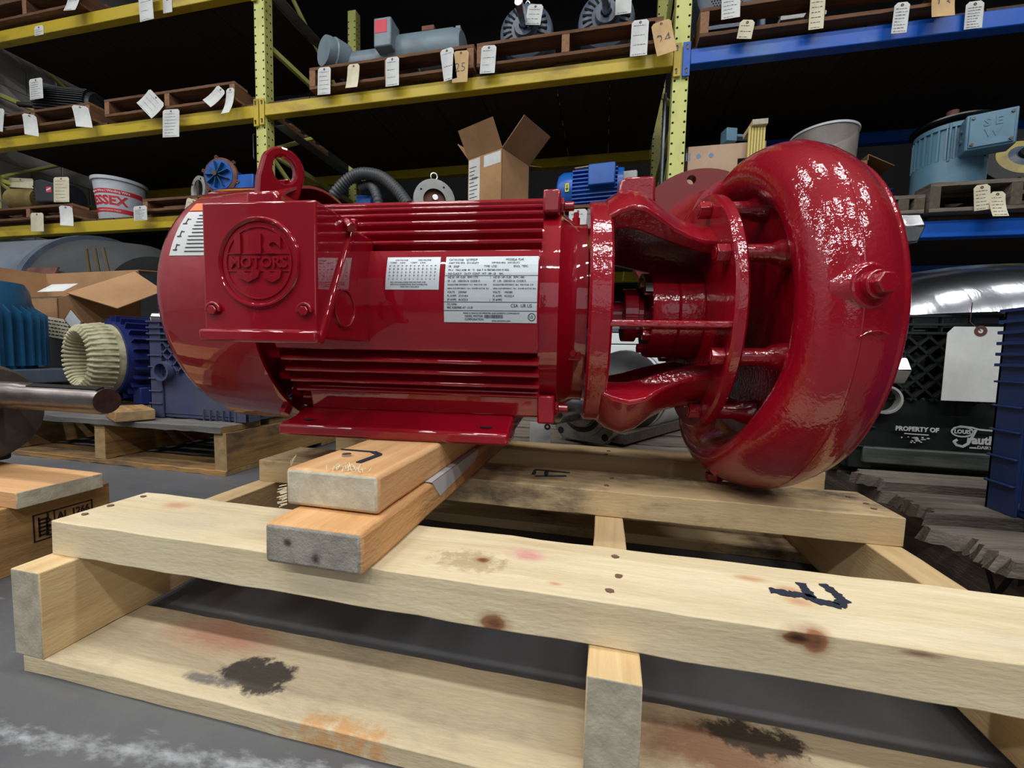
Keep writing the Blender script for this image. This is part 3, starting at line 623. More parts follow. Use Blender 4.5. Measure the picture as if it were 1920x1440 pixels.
for th in (66, 24, -24, -66, 114, 156, -156, -114):
    t = D(th); y, z = -.149*math.cos(t), .149*math.sin(t)
    mm = MB(); hexhead(mm, (.186, y, z), (.171, y, z), .0115); mm.cyl((.171, y, z), (.1695, y, z), .008, n=12); pp(mm, 'flange_bolt', REDC, bevel=.0012, parent=fl)
    mm = MB().lathe([(.20, .0105), (.232, .0105), (.240, .015), (.256, .018)], 16, T(0, y, z)); pp(mm, 'stud_boss', REDC, bevel=.001, parent=fl)
# shaft and seal housing inside the bracket
m = MB().lathe([(.02, .021), (.10, .021), (.10, .018), (.19, .018)], 24); sh = pp(m, 'pump_shaft')
m = MB().lathe([(.083, .02), (.083, .040), (.103, .040), (.103, .030), (.112, .030), (.112, .02)], 28, closed=True); pp(m, 'shaft_collar', bevel=.001, parent=sh)
m = MB().lathe([(.118, .02), (.118, .062), (.122, .064), (.152, .064), (.153, .061), (.156, .064), (.19, .066), (.19, .02)], 40, closed=True); gl = pp(m, 'seal_housing', REDC)
for th in (40, -40, -95, 95, 150, -150):
    t = D(th); y, z = -.05*math.cos(t), .05*math.sin(t); mm = MB(); hexhead(mm, (.118, y, z), (.108, y, z), .008); pp(mm, 'gland_nut', REDC, bevel=.0008, parent=gl)
m = MB().lathe([(.108, .043), (.108, .049), (.118, .049), (.118, .043)], 24, T(0, -.01, .012), closed=True, t0=D(20), t1=D(150)); pp(m, 'slinger_clip', STEEL, parent=gl)
# -- volute casing
VC = AX @ T(0, 0, -.012)
prof = [(.258, .05), (.256, .150), (.2525, .160), (.245, .1675), (.2345, .1735), (.223, .179), (.213, .185), (.206, .1915), (.203, .199), (.204, .2065), (.208, .2135), (.2145, .2200), (.223, .2258), (.233, .2305), (.244, .2342), (.256, .2368), (.268, .2380), (.280, .2372), (.292, .2345), (.304, .2295), (.314, .2225), (.3165, .2212), (.318, .2215), (.3225, .2195), (.332, .207), (.341, .192), (.349, .176), (.354, .160), (.356, .14), (.357, .10), (.375, .095), (.375, .05)]
def swell(x, r, t):
    """the casing widens towards its lower side: the motor-side lip stands further out there"""
    k = max(0, min(1, (.262-x)/.062)) if r > .152 else 0
    sn = math.sin(t); q = max(0, min(1, (sn+1)/.8)); q = q*q*(3-2*q)
    if sn > 0: q = 1-.45*sn*sn
    return x+.030*q*k
m = MB().lathe(prof, 128); m.v = [(swell(x, math.hypot(y, z), math.atan2(z, -y)), y, z) for x, y, z in m.v]
vol = pp(m, 'volute_casing', REDC, M=VC, smooth=50)
m = MB().lathe([(.2695, .2371), (.2712, .2388), (.2735, .2371)], 128, caps=False); pp(m, 'parting_seam', REDC, parent=vol)
m = MB().lathe([(.02, .070), (.07, .080), (.13, .094), (.168, .100), (.172, .1), (.172, .06)], 48, T(.252, 0, .155) @ RZ(PI/2)); pp(m, 'discharge_neck', REDC, parent=vol)
# discharge flange with its ring of bolt holes
def holed_disc(name, R, r0, nh, rh, rc, th, mat, parent, M):
    b = bmesh.new(); faces = []
    def circ(r, n, cx=0, cz=0): return [(cx+r*math.cos(2*PI*k/n), cz+r*math.sin(2*PI*k/n)) for k in range(n)]
    loops = [circ(R, 64), circ(r0, 40)]+[circ(rh, 16, rc*math.cos(2*PI*(k+.5)/nh), rc*math.sin(2*PI*(k+.5)/nh)) for k in range(nh)]
    sides = []
    for y in (0, th):
        L = [[b.verts.new((x, y, z)) for x, z in l] for l in loops]; sides.append(L)
        E_ = [b.edges.new((l[i], l[(i+1) % len(l)])) for l in L for i in range(len(l))]
        bmesh.ops.triangle_fill(b, edges=E_, use_beauty=True)
    for l0, l1 in zip(*sides):
        for i in range(len(l0)): b.faces.new((l0[i], l0[(i+1) % len(l0)], l1[(i+1) % len(l0)], l1[i]))
    bmesh.ops.recalc_face_normals(b, faces=b.faces); me = bpy.data.meshes.new(name); b.to_mesh(me); b.free(); me.materials.append(mat)
    me.polygons.foreach_set('use_smooth', [True]*len(me.polygons)); me.set_sharp_from_angle(angle=D(35))
    return obj(name, me, parent, 0, M)
holed_disc('discharge_flange', .131, .055, 8, .0085, .113, .02, REDM, vol, T(.245, .172, .172) @ RY(.19))
# plugs and bolts on the casing
t = D(3); c = Vector((.277, -.2345*math.cos(t), .2335*math.sin(t)+.006)); n = Vector((.22, -math.cos(t), math.sin(t))).normalized()
mm = MB().cyl(c-n*.014, c+n*.003, .031, .021, n=28); pp(mm, 'plug_boss', REDC, bevel=.002, parent=vol)
mm = MB().cyl(c, c+n*.010, .0135, n=20); hexhead(mm, c+n*.008, c+n*.018, .0105); pp(mm, 'pipe_plug', REDC, bevel=.0012, parent=vol)
mm = MB().cyl((.232, 0, -.228), (.232, 0, -.2385), .013, n=6); pp(mm, 'drain_plug', REDC, bevel=.001, parent=vol)
mm = MB().lathe([(.205, .0), (.208, .012), (.214, .018)], 20, T(0, -.05, -.2), caps=False); pp(mm, 'casting_boss', REDC, parent=vol)
for y, z, k in ((-.160, .089, 0), (-.160, -.060, 1)):
    mm = MB(); mm.cyl((.328, y, z), (.343, y, z), .0085, n=16); hexhead(mm, (.343, y, z), (.362, y, z), .0165)
    pp(mm, 'suction_bolt', STEEL, bevel=.0015, parent=vol)['label'] = 'bare steel hex bolt'
mm = MB().tube([(.268, -.2375, -.03), (.276, -.2378, -.024), (.288, -.2365, -.023), (.296, -.2345, -.026)], .0008, 5); pp(mm, 'paint_run', REDC, parent=vol)

# ================================================================== THE PALLET RACK
V = 2.3; VB = 3.35                        # front and rear planes of the rack
def upright(x, label, ztop=3.2):
    t = thing('rack_upright', label, 'rack upright', (x, V, 0), 0, 'rack uprights')
    hm = MB()
    for y, nm_ in ((0, 'front_post'), (VB-V-.075, 'rear_post')):
        m = MB(); W = .038
        m.prism([(-W, y), (W, y), (W, y+.07), (W-.012, y+.07), (W-.012, y+.012), (-W+.012, y+.012), (-W+.012, y+.07), (-W, y+.07)], 0, ztop, 'z')
        m.build(nm_, YELP, t, .004)
        h = MB(); z = .06
        while z < ztop-.05:
            for sx in (-.028, .028): h.lathe([(0, .0058), (.0012, .0058)], 8, T(sx, y+.0004, z) @ RZ(-PI/2))
            for yy in (.02, .05): h.lathe([(0, .0055), (.0012, .0055)], 8, T(W-.0004, y+yy, z))
            z += .0508
        h.build('post_holes', HOLE, t, smooth=0)['kind'] = 'stuff'
    for z0, z1, y0, y1 in ((.35, 1.0, .05, VB-V-.03), (1.0, 1.62, VB-V-.03, .05), (1.62, 2.28, .05, VB-V-.03), (2.28, 2.9, VB-V-.03, .05)):
        MB().tube([(0, y0, z0), (0, y1, z1)], .014, 6).build('diagonal_brace', YELP, t)
    for z in (.35, 1.62, 2.28):
        MB().box(-.013, .013, .05, VB-V-.05, z-.016, z+.016).build('cross_brace', YELP, t, .003)
    return t
XU1, XU2, XU3, XU0 = -2.175, .329, 2.83, -4.70
for x, l in ((XU0, 'pale yellow perforated rack upright against the concrete block wall'), (XU1, 'pale yellow perforated rack upright rising behind the red lifting lug'),
             (XU2, 'pale yellow perforated rack upright where yellow and blue beams meet'), (XU3, 'pale yellow perforated rack upright beyond the right end of blue beams')):
    upright(x, l)
def beam(x0, x1, z0, z1, mat, label, y=V-.012, back=False):
    t = thing('rack_beam', label, 'rack beam', ((x0+x1)/2, y, z0), 0, 'rack beams'); L = (x1-x0)/2
    MB().prism([(0, 0), (.05, 0), (.05, z1-z0), (.02, z1-z0), (.02, z1-z0-.018), (0, z1-z0-.018)] if False else [(0, 0), (.055, 0), (.055, z1-z0), (0, z1-z0)], -L, L, 'x').build('beam_tube', mat, t, .004)
    if not back:
        for s in (-1, 1):
            MB().box(s*(L+.0005) - (.036 if s < 0 else 0), s*(L+.0005)+(.036 if s > 0 else 0), -.004, .003, -.055, z1-z0+.035).build('end_plate', mat, t, .002)
            h = MB()
            for z in (-.03, z1-z0+.01): h.box(s*(L+.016)-.004, s*(L+.016)+.004, -.0065, -.0035, z-.012, z+.012); h.box(s*(L+.016)-.008, s*(L+.016)+.002, -.0065, -.0035, z+.006, z+.012)
            h.build('locking_hook', DSTEEL, t)
    return t
gap = .04
LV = {'a3': (2.545, 2.625), 'a2': (1.797, 1.873), 'a1': (1.149, 1.227), 'b2': (1.803, 1.873), 'b1': (.915, .99), 'c2': (1.80, 1.873), 'c1': (.914, .990)}
A0, A1, B0_, B1, C0, C1 = XU0+gap, XU1-gap, XU1+gap, XU2-gap, XU2+gap, XU3-gap
beam(A0, A1, *LV['a3'], YEL, 'topmost yellow rack beam at the upper left corner')
beam(A0, A1, *LV['a2'], YEL, 'yellow rack beam below the empty brown pallets at upper left')
beam(A0, A1, *LV['a1'], YEL, 'yellow rack beam below the white and red pail')
beam(B0_, B1, *LV['b2'], YEL, 'yellow rack beam below the grey gearmotor')
beam(B0_, B1, *LV['b1'], YEL, 'yellow rack beam hidden behind the red motor')
beam(C0, C1, *LV['c2'], BLU, 'scuffed blue rack beam with pale patches, upper right')
beam(C0, C1, *LV['c1'], BLU, 'lower blue rack beam behind the red pump casing')
for x0, x1, k, l in ((A0, A1, 'a2', 'rear yellow beam of the upper left shelf'), (A0, A1, 'a1', 'rear yellow beam of the lower left shelf'), (B0_, B1, 'b2', 'rear yellow beam of the upper middle shelf'), (B0_, B1, 'b1', 'rear yellow beam of the lower middle shelf'), (C0, C1, 'c2', 'rear blue beam of the upper right shelf'), (C0, C1, 'c1', 'rear blue beam of the lower right shelf')):
    beam(x0, x1, *LV[k], YEL if k[0] != 'c' else BLU, l, VB-.06, True)
b = beam(B0_, B1, 1.34, 1.40, YEL, 'dim yellow beam at the back of the middle bay above the cardboard box', VB-.07, True)
dm = MB().box(-(VB-V-.02)/2, (VB-V-.02)/2, -.0742, .0742, -.009, .009).mesh('deck_plank', DECKW)
def deck(x0, x1, z, label):
    t = thing('shelf_deck', label, 'shelf deck', ((x0+x1)/2, (V+VB)/2, z), 0, 'shelf decks'); n = int((x1-x0)/.15)
    for i in range(n):
        o = obj('plank', dm, t, 0, T(x0+.083+(x1-x0-.166)*i/(n-1)-(x0+x1)/2+rnd.uniform(-.004, .004), rnd.uniform(-.01, .01), .0105+rnd.uniform(0, .001)) @ RZ(PI/2))
    return t
for x0, x1, k, l in ((A0, A1, 'a3', 'dark plank deck of the topmost left shelf'), (A0, A1, 'a2', 'dark plank deck under the empty brown pallets'), (A0, A1, 'a1', 'dark plank deck under the pail'),
                     (B0_, B1, 'b2', 'dark plank deck under the grey gearmotor'), (B0_, B1, 'b1', 'dark plank deck under the tall open carton'), (C0, C1, 'c2', 'dark plank deck above the blue beam'), (C0, C1, 'c1', 'dark plank deck under the pale blue motor')):
    deck(x0, x1, LV[k][1], l)
DZ = .022                                   # deck thickness on top of the beams
# flat grey steel bars running back from the posts
for x0, z, l in ((B0_+.002, 2.545, 'grey steel support bar running back at the top of the middle bay'), (B0_+.002, 1.775, 'grey steel support bar under the upper middle shelf'), (XU2-.055, 1.62, 'flat grey steel bar beside the pale yellow upright')):
    t = thing('support_bar', l, 'steel bar', (x0, V+.06, z))
    if z < 1.7: MB().box(0, .012, .1, .17, -.9, .16).build('bar', GALV, t, .002)
    else:
        MB().box(0, .08, 0, .97, 0, .004).build('flat', GALV, t, .001); MB().box(0, .004, 0, .97, 0, .045).build('edge', GALV, t, .001)
t = thing('lock_pin', 'thin dark bent wire pin hanging beside the left yellow upright', 'wire pin', at(478, 252, V-.02))
MB().tube([(0, 0, 0), (-.012, 0, .004), (-.014, 0, -.01), (-.014, 0, -.14), (-.008, 0, -.15)], .003, 6).build('wire', DSTEEL, t)

# ------------------------------------------------------------------ pallets standing on the shelves
def skid(label, x0, x1, z, mat=BROWN, y0=V-.05, dep=.9, h=.115, ns=3, group='old pallets on the rack', nb=6, name='shelf_pallet', bt=.018, tt=.018):
    t = thing(name, label, 'pallet', ((x0+x1)/2, y0+dep/2, z), 0, group); w_, d = (x1-x0)/2, dep/2
    for i in range(ns):
        c = -w_+.02+(2*w_-.04)*i/(ns-1); plank('stringer', mat, t, c-.02, c+.02, -d, d, bt, h-tt, rough=.0005)
    for i in range(nb):
        c = -d+.05+(2*d-.1)*i/(nb-1); plank('top_board', mat, t, -w_, w_, c-.05, c+.05, h-tt, h-.0012, rough=.0009)
    for i in range(3):
        c = -d+.05+(2*d-.1)*i/2; plank('bottom_board', mat, t, -w_, w_, c-.05, c+.05, .001, bt, rough=.0009)
    return t
zA3, zA2, zA1, zB2, zB1, zC2, zC1 = (LV[k][1]+DZ for k in ('a3', 'a2', 'a1', 'b2', 'b1', 'c2', 'c1'))
Y0 = V-.05
def xx(px, py, y=Y0): return at(px, py, y).x
skid('brown pallet on the topmost left shelf, cut by the picture edge', A0+.06, xx(150, 25), zA3, h=.13)
skid('brown pallet at far left under the black finned motor', A0+.06, xx(168, 205), zA2, dep=.8)
skid('empty brown pallet beside the left yellow upright', xx(196, 205), xx(440, 170), zA2, dep=.9)
skid('dark brown pallet under the gold and black motors', A0+.06, xx(136, 395), zA1, dep=.8, h=.095)
skid('brown pallet right of the pail under a blue pump', xx(268, 390), xx(470, 370), zA1, dep=.8, h=.085)
skid('dark brown pallet under the grey gearmotor', xx(580, 150), xx(888, 110), zB2, dep=.95, h=.125)
skid('dark brown pallet under the two shafted motors', xx(894, 100), xx(1243, 70), zB2, dep=.95, h=.125)
skid('brown pallet under the open carton and royal blue motor', xx(640, 395), xx(1180, 390), zB1, dep=.9, h=.125)
skid('brown pallet on the upper blue beam', xx(1312, 60), xx(1790, 5), zC2, dep=.95, h=.135)
skid('grey weathered pallet under the pale blue motor', xx(1742, 390, V-.06), xx(2080, 380, V-.06), zC1, GREYW, V-.06, .85, .13)
skid('low grey pallet end on the lower blue beam', xx(1655, 400), xx(1733, 395), zC1, GREYW, dep=.36, h=.085, nb=3)

# ------------------------------------------------------------------ paper tags
def ptag(x0, y0, x1, y1, label, mat=PAPERW, tilt=0, curl=0, num=None, yy=V-.066, lines=6, turn=0):
    """paper tag filling about this spot; hangs by its eyelet"""
    a, b = at(x0, (y0+y1)/2, yy), at(x1, (y0+y1)/2, yy); tp, bt_ = at((x0+x1)/2, y0, yy), at((x0+x1)/2, y1, yy)
    w_, h_ = (b.x-a.x)/2, tp.z-bt_.z
    t = thing('paper_tag', label, 'tag', (tp.x, yy, tp.z-.006), 0, 'paper tags hanging on the rack', rot=(0, tilt, turn))
    m = MB(); n = 8; cut = min(w_*.45, .012); vs = []; fs = []
    rows = [(0, w_-cut), (-cut, w_)]+[(-cut-(h_-cut)*k/n, w_) for k in range(1, n+1)]
    for z, ww in rows:
        s = -z/h_; y = -curl*s*s
        vs += [(-ww, y, z+.006), (ww, y, z+.006), (ww, y+.0009, z+.006), (-ww, y+.0009, z+.006)]
    for i in range(len(rows)-1):
        for k in range(4): fs.append((i*4+k, i*4+(k+1) % 4, i*4+4+(k+1) % 4, i*4+4+k))
    fs += [(0, 1, 2, 3), (len(vs)-4, len(vs)-3, len(vs)-2, len(vs)-1)]
    m.add(vs, fs).build('paper', mat, t, smooth=60)
    MB().ring(.002, .0062, .0006, 14, T(0, -.0002, -.006) @ RZ(-PI/2)).build('eyelet', RING, t)
    m = MB()
    cy = lambda z: -curl*((.006-z)/h_)**2-.0006
    if num:
        m.text(num, w_*1.5, T(0, cy(-h_*.5)-.0004, -h_*.5) @ RX(PI/2), .0002, bold=-.0012)
    else:
        for i in range(lines):
            z = -.022-(h_-.034)*i/max(1, lines-1); xa = -w_*.75; 
            while xa < w_*rnd.uniform(.2, .7):
                l = rnd.uniform(.004, .013); m.box(xa, min(xa+l, w_*.8), cy(z)-.0003, cy(z), z, z+rnd.uniform(.0012, .003)); xa += l+rnd.uniform(.002, .004)
    if m.v: m.build('handwriting', PENCIL, t, smooth=0)
    return t
ptag(130, -25, 152, 26, 'creased tag draped at the end of the topmost left pallet', tilt=.1, curl=.03, lines=3)
ptag(258, -22, 284, 39, 'blank white tag hanging over the topmost yellow beam', tilt=-.05, curl=.0, lines=4)
ptag(64, 48, 81, 66, 'small torn sticker stuck on the topmost yellow beam', lines=3, yy=V-.015)
ptag(305, -4, 322, 24, 'faded square sticker on the topmost yellow beam', lines=0, yy=V-.015)
ptag(-12, 203, 8, 246, 'tag at the picture edge on the far left pallet', tilt=.2, lines=2)
ptag(48, 214, 61, 258, 'narrow curled tag seen edge on, left of two on the far left pallet', tilt=-.1, curl=.05, lines=0, turn=.9, yy=V-.09)
ptag(141, 198, 158, 244, 'twisted narrow tag at the right end of the far left pallet', tilt=-.2, curl=.06, lines=0, turn=.8, yy=V-.09)
ptag(275, 180, 312, 218, 'diagonal curled tag at the left end of the empty pallet', tilt=.75, curl=.02, lines=4)
ptag(305, 205, 336, 257, 'long white tag with typed lines hanging below the empty pallet', tilt=.05, lines=8, yy=V-.07)
ptag(405, 165, 424, 206, 'left wing of the forked tag on the empty pallet', tilt=.7, curl=.03, lines=1)
ptag(424, 165, 439, 221, 'right wing of the forked tag on the empty pallet', tilt=-.05, curl=.05, lines=1)
ptag(57, 399, 81, 434, 'plain white tag hanging over the yellow beam below the gold motor', PAPER, .04, lines=0)
ptag(116, 386, 129, 426, 'bent tag seen from its side, right of the plain white tag', tilt=-.1, curl=.05, lines=0, turn=.8, yy=V-.09)
ptag(250, 386, 275, 413, 'small tag with writing covering the foot of the pail', lines=7, yy=V-.08)
ptag(350, 374, 376, 401, 'tilted tag beside the rim of the red fan cover', PAPER, .3, lines=3)
ptag(596, 126, 620, 177, 'leftmost white tag on the gearmotor pallet', tilt=.03, lines=6)
ptag(652, 120, 674, 168, 'cream tag with a torn lower edge on the gearmotor pallet', PAPER, .02, .02, lines=0)
ptag(723, 107, 748, 161, 'middle white tag on the gearmotor pallet', lines=4)
ptag(825, 91, 850, 151, 'tilted white tag left of the tan tag numbered 25', tilt=-.15, lines=3)
ptag(850, 95, 879, 154, 'tan tag numbered 25', KRAFT, .04, num='25')
ptag(903, 85, 931, 137, 'white tag with dark scrawls right of the tan tag numbered 25', tilt=.06, lines=4)
ptag(1185, 37, 1217, 104, 'large white tag left of the tan tag numbered 24', tilt=.02, lines=4)
ptag(1221, 40, 1258, 108, 'tilted tan tag numbered 24 beside the right yellow upright', KRAFT, -.2, .02, num='24')
ptag(1067, 392, 1101, 428, 'white tag behind the red end shield, below the royal blue motor', lines=2)
ptag(1354, -30, 1389, 34, 'large white tag in front of the perforated fan cover', tilt=-.03, lines=8)
ptag(1388, 37, 1416, 72, 'grey tag tucked into the pallet on the blue beam', PAPER, .15, lines=3)
ptag(1520, -8, 1548, 54, 'white tag with handwritten lines over the pallet on the blue beam', PAPER, .0, lines=6)
ptag(1678, 4, 1707, 61, 'white tag over the blue beam, left of the tan numbered tag', tilt=.04, lines=8)
ptag(1750, -30, 1793, 36, 'tan tag numbered 13 at the right end of the upper blue shelf', KRAFT, .05, .02, num='13')
ptag(1812, 2, 1846, 53, 'rightmost white tag on the upper blue beam', lines=8, yy=V-.03)
ptag(1826, 346, 1857, 394, 'left of the two overlapping tags below the pale blue motor', PAPER, -.1, .0, lines=6)
ptag(1856, 359, 1886, 409, 'right of the two overlapping tags below the pale blue motor', PAPER, .02, .03, lines=6, yy=V-.0625)

# ------------------------------------------------------------------ things on the shelves
def stand(px, py, y): return at(px, py, y)
# -- upper left shelf: black finned motor
zt_ = zA2+.115
c = at(66, 185, V+.03); t = thing('electric_motor', 'black finned motor with a long shaft at upper left', 'motor', (c.x, c.y, zt_), .35)
Rm = .135; m = MB().lathe([(-.02, .03), (-.02, Rm-.02), (0, Rm-.01), (.34, Rm-.01), (.36, Rm-.02), (.36, .02)], 32, T(0, .1, Rm)); m.build('body', BLACKM, t)
for k in range(13):
    z = .03+.017*k; w2 = math.sqrt(max(.002, Rm**2-(z-Rm)**2)); MB().box(.0, .34, .1-w2-.008, .1+w2+.008, z, z+.005).build('fin', BLACKM, t)
MB().prism([(-.0, .2), (.36, .2), (.36, .22), (.02, .29), (0, .29)], .06, .14, 'y').build('duct_cover', BLACKM, t, .004)
MB().cyl((-.02, .1, Rm), (-.2, .1, Rm), .018).build('shaft', DSTEEL, t, .002)
MB().tube([(.06, .1, .28), (.06, .1, .31), (.055, .1, .325)], .006, 6).build('eye_bolt', DSTEEL, t)
for yy in (-.02, .22): MB().box(.03, .30, yy-.025, yy+.025, 0, .02).build('foot', BLACKM, t, .003)
ptag(54, 147, 79, 186, 'white tag with typed lines hung on the black finned motor', yy=V-.02, lines=8)
c = at(226, 195, V+.5); t = thing('gear_unit', 'small dark gear unit behind the empty pallet at upper left', 'gear unit', (c.x, c.y, zt_), .2)
MB().box(-.10, .08, -.06, .06, 0, .075).build('housing', SLATE, t, .008); MB().cyl((-.02, -.02, .048), (-.02, -.075, .048), .045, n=24).build('end_cover', SLATE, t, .004); MB().box(-.03, .06, -.04, .05, .075, .1).build('top_cover', BLACKM, t, .004)
# -- lower left shelf
zt_ = zA1+.095
c = at(30, 390, V+.05); t = thing('electric_motor', 'gold motor with a thin shaft on the lower left shelf', 'motor', (c.x, c.y, zt_), .25)
MB().lathe([(-.01, .02), (-.01, .075), (.0, .083), (.012, .088), (.20, .088), (.20, .02)], 32, T(0, 0, .09)).build('body', GOLD, t)
MB().cyl((-.01, 0, .09), (-.115, 0, .09), .009).build('shaft', STEEL, t)
MB().box(.02, .16, -.07, .07, 0, .012).build('base', GOLD, t, .002)
for a in range(4): MB().cyl((-.012, .06*math.cos(a*PI/2+.7), .09+.06*math.sin(a*PI/2+.7)), (-.016, .06*math.cos(a*PI/2+.7), .09+.06*math.sin(a*PI/2+.7)), .006, n=8).build('screw', DSTEEL, t)
ptag(14, 334, 62, 352, 'cream card lying on top of the gold motor', PAPER, .1, lines=1, yy=V+.14)
c = at(92, 395, V+.06); t = thing('electric_motor', 'black motor with a square junction box and red badge beside the pail', 'motor', (c.x, c.y, zt_), .15)
MB().lathe([(-.03, .03), (-.03, .085), (-.015, .095), (.18, .1), (.19, .09), (.19, .02)], 32, T(0, .02, .105)).build('body', BLACKM, t)
MB().prism([(.07, .02), (.23, .02), (.23, .15), (.12, .18), (.07, .17)], -.14, -.06, 'y').build('junction_box', BLACKM, t, .008)
h = MB()
for r in range(5):
    for q in range(2): h.box(-.02+.045*q, .015+.045*q, -.0815, -.0785, .06+.022*r, .068+.022*r)
h.build('vent_slot', HOLE, t)
bd = MB().box(.165, .205, -.1415, -.139, .085, .125).build('badge', REDT, t); m = MB().prism([(.168, .095), (.202, .108), (.202, .118), (.168, .105)], -.143, -.141, 'y'); m.build('badge_stripe', WHITE, bd)
ptag(100, 332, 129, 379, 'handwritten tag on the face of the black motor with badge', PAPER, .05, lines=7, yy=V-.06)
# pail
pb = at(228, 414, V+.16); t = thing('plastic_pail', 'white plastic pail printed with red bands beside the motors', 'pail', (pb.x, V+.16, zA1))
Rb, Rt, Hh = .120, .152, .30
MB().lathe([(0, Rb-.01), (0, Rb), (Hh, Rt), (Hh, Rt-.006), (.01, Rb-.008)], 48, RY(-PI/2)).build('wall', PAIL, t)
MB().lathe([(Hh-.02, Rt-.003), (Hh-.02, Rt+.008), (Hh+.002, Rt+.01), (Hh+.004, Rt-.002)], 48, RY(-PI/2), closed=True).build('rim', PAIL, t)
def on_pail(x, y, z):
    r = Rb+(Rt-Rb)*z/Hh+.0012-y; th = x/.135+.52; return (r*math.sin(th), -r*math.cos(th), z)
m = MB()
for k in range(24): m.box(-.20+k*.0165, -.20+(k+1)*.0165, 0, .0006, .185, .215); m.box(-.20+k*.0165, -.20+(k+1)*.0165, 0, .0006, .055, .085)
m.text('ESSEX', .085, T(-.015, -.0004, .135) @ RX(PI/2), .0004, bold=.003); m.map(on_pail).build('red_print', REDP, t, smooth=0)
m = MB().text('Magnet Wire / Winding Wire', .021, T(-.015, -.0009, .2) @ RX(PI/2), .0003, bold=.0004).text('Complete System Supply', .015, T(-.015, -.0009, .07) @ RX(PI/2), .0003)
m.map(on_pail).build('white_print', WHITE, t, smooth=0)
# flanged housing and blue impeller pump
zt_ = zA1+.085
c = at(375, 360, V+.1); t = thing('flanged_housing', 'grey cast ring flange leaning left of the blue impeller pump', 'housing', (c.x-.02, c.y, zt_), 0)
m = MB().ring(.068, .098, .035, 40, T(0, 0, .098) @ RZ(PI/2-.3)); m.build('ring_flange', LGREY, t, .003)
MB().lathe([(.03, .08), (.08, .06), (.09, .0)], 28, T(0, 0, .098) @ RZ(PI/2-.3)).build('bowl', CAST, t); MB().box(-.01, .01, .0, .03, .03, .165).build('web', CAST, t)
for a in range(4): MB().lathe([(-.002, .007), (.002, .007)], 10, T(0, 0, .098) @ RZ(PI/2-.3) @ RX(a*PI/2+.6) @ T(0, .083, 0)).build('bolt_hole', HOLE, t)
MB().box(-.09, -.03, .03, .15, 0, .07).build('side_box', KRAFT, t, .004)
c = at(413, 330, V+.04); t = thing('impeller_pump', 'blue pump with a bare bladed impeller on the lower left shelf', 'pump', (c.x, c.y, zt_), 0)
A = T(0, 0, .150) @ RZ(PI/2+.12)
MB().lathe([(-.01, .0), (-.01, .105), (0, .12), (.012, .122), (.025, .115), (.03, .0)], 40, A).build('back_plate', RUSTY, t)
MB().lathe([(-.014, 0), (-.014, .098), (-.009, .1)], 40, A, caps=False).build('impeller_disc', MBLUE, t)
for k in range(9): MB().box(-.04, -.012, .018, .085, -.002, .002, A @ RX(k*2*PI/9) @ RZ(0)).build('blade', TEALB, t)
MB().cyl(A @ Vector((-.014, 0, 0)), A @ Vector((-.05, 0, 0)), .016).build('hub', DSTEEL, t)
for k in range(6):
    q = A @ RX(k*PI/3+.3) @ Vector((.006, .128, 0)); MB().lathe([(-.006, .005), (-.006, .012), (.006, .012), (.006, .005)], 12, Matrix.Translation(q) @ RZ(PI/2), closed=True).build('lug', RUSTY, t)
MB().lathe([(.03, .085), (.14, .085), (.15, .07), (.3, .07), (.3, .0)], 32, A).build('motor_body', MBLUE, t)
MB().box(.06, .24, .02, .2, 0.05, .16).build('bearing_frame', MBLUE, t, .006)
MB().box(-.08, .2, -.03, .18, 0, .03).build('base', MBLUE, t, .004)
# -- upper middle shelf: grey gearmotor
zt_ = zB2+.125
c = at(750, 105, V+.15); x0, x1 = at(630, 110, V+.15).x, at(872, 70, V+.15).x; L = x1-x0
t = thing('gearmotor', 'grey blue gearmotor with a red label on its conduit box', 'gearmotor', (x0, V+.15, zt_), .02)
MB().lathe([(.06, .03), (.06, .085), (.32, .085), (.33, .10), (.41, .105), (.41, .02)], 36, T(0, 0, .105)).build('rear_body', GREYM, t)
MB().lathe([(.40, .02), (.40, .105), (.44, .118), (L-.06, .118), (L-.05, .112), (L-.03, .112), (L-.01, .10), (L-.01, 0)], 36, T(0, 0, .125)).build('motor_body', GREYM, t)
MB().lathe([(-.02, 0), (-.02, .075), (0, .08), (.02, .08), (.025, .088), (.10, .088), (.12, .06)], 32, T(.07, -.03, .135) @ RZ(PI/2-.5) @ Matrix.Scale(1.12, 4) @ T(-.09, 0, 0)).build('brake_cap', GREYM, t)
MB().box(.36, .47, -.17, -.06, .09, .25).build('conduit_box', GREYM, t, .008); MB().box(.37, .445, -.1715, -.169, .165, .235).build('red_label', REDT, t)
MB().box(.53, L-.04, -.03, .02, .235, .248).build('top_rail', GREYM, t, .003); MB().box(.6, .68, -.04, .04, .245, .275).build('block', RUSTY, t, .005); MB().box(L-.06, L-.03, -.02, .02, .23, .265).build('lug', GREYM, t, .003)
MB().box(.10, .6, -.09, .09, 0, .02).build('base', GREYM, t, .004); MB().box(L-.1, L+.05, -.1, .1, 0, .02).build('foot', MBLUE, t, .003)
h = MB()
for k in range(10): h.cyl((.17+.02*k, -.083, .055), (.17+.02*k, -.088, .055), .006, n=8)
h.build('vent_hole', HOLE, t)
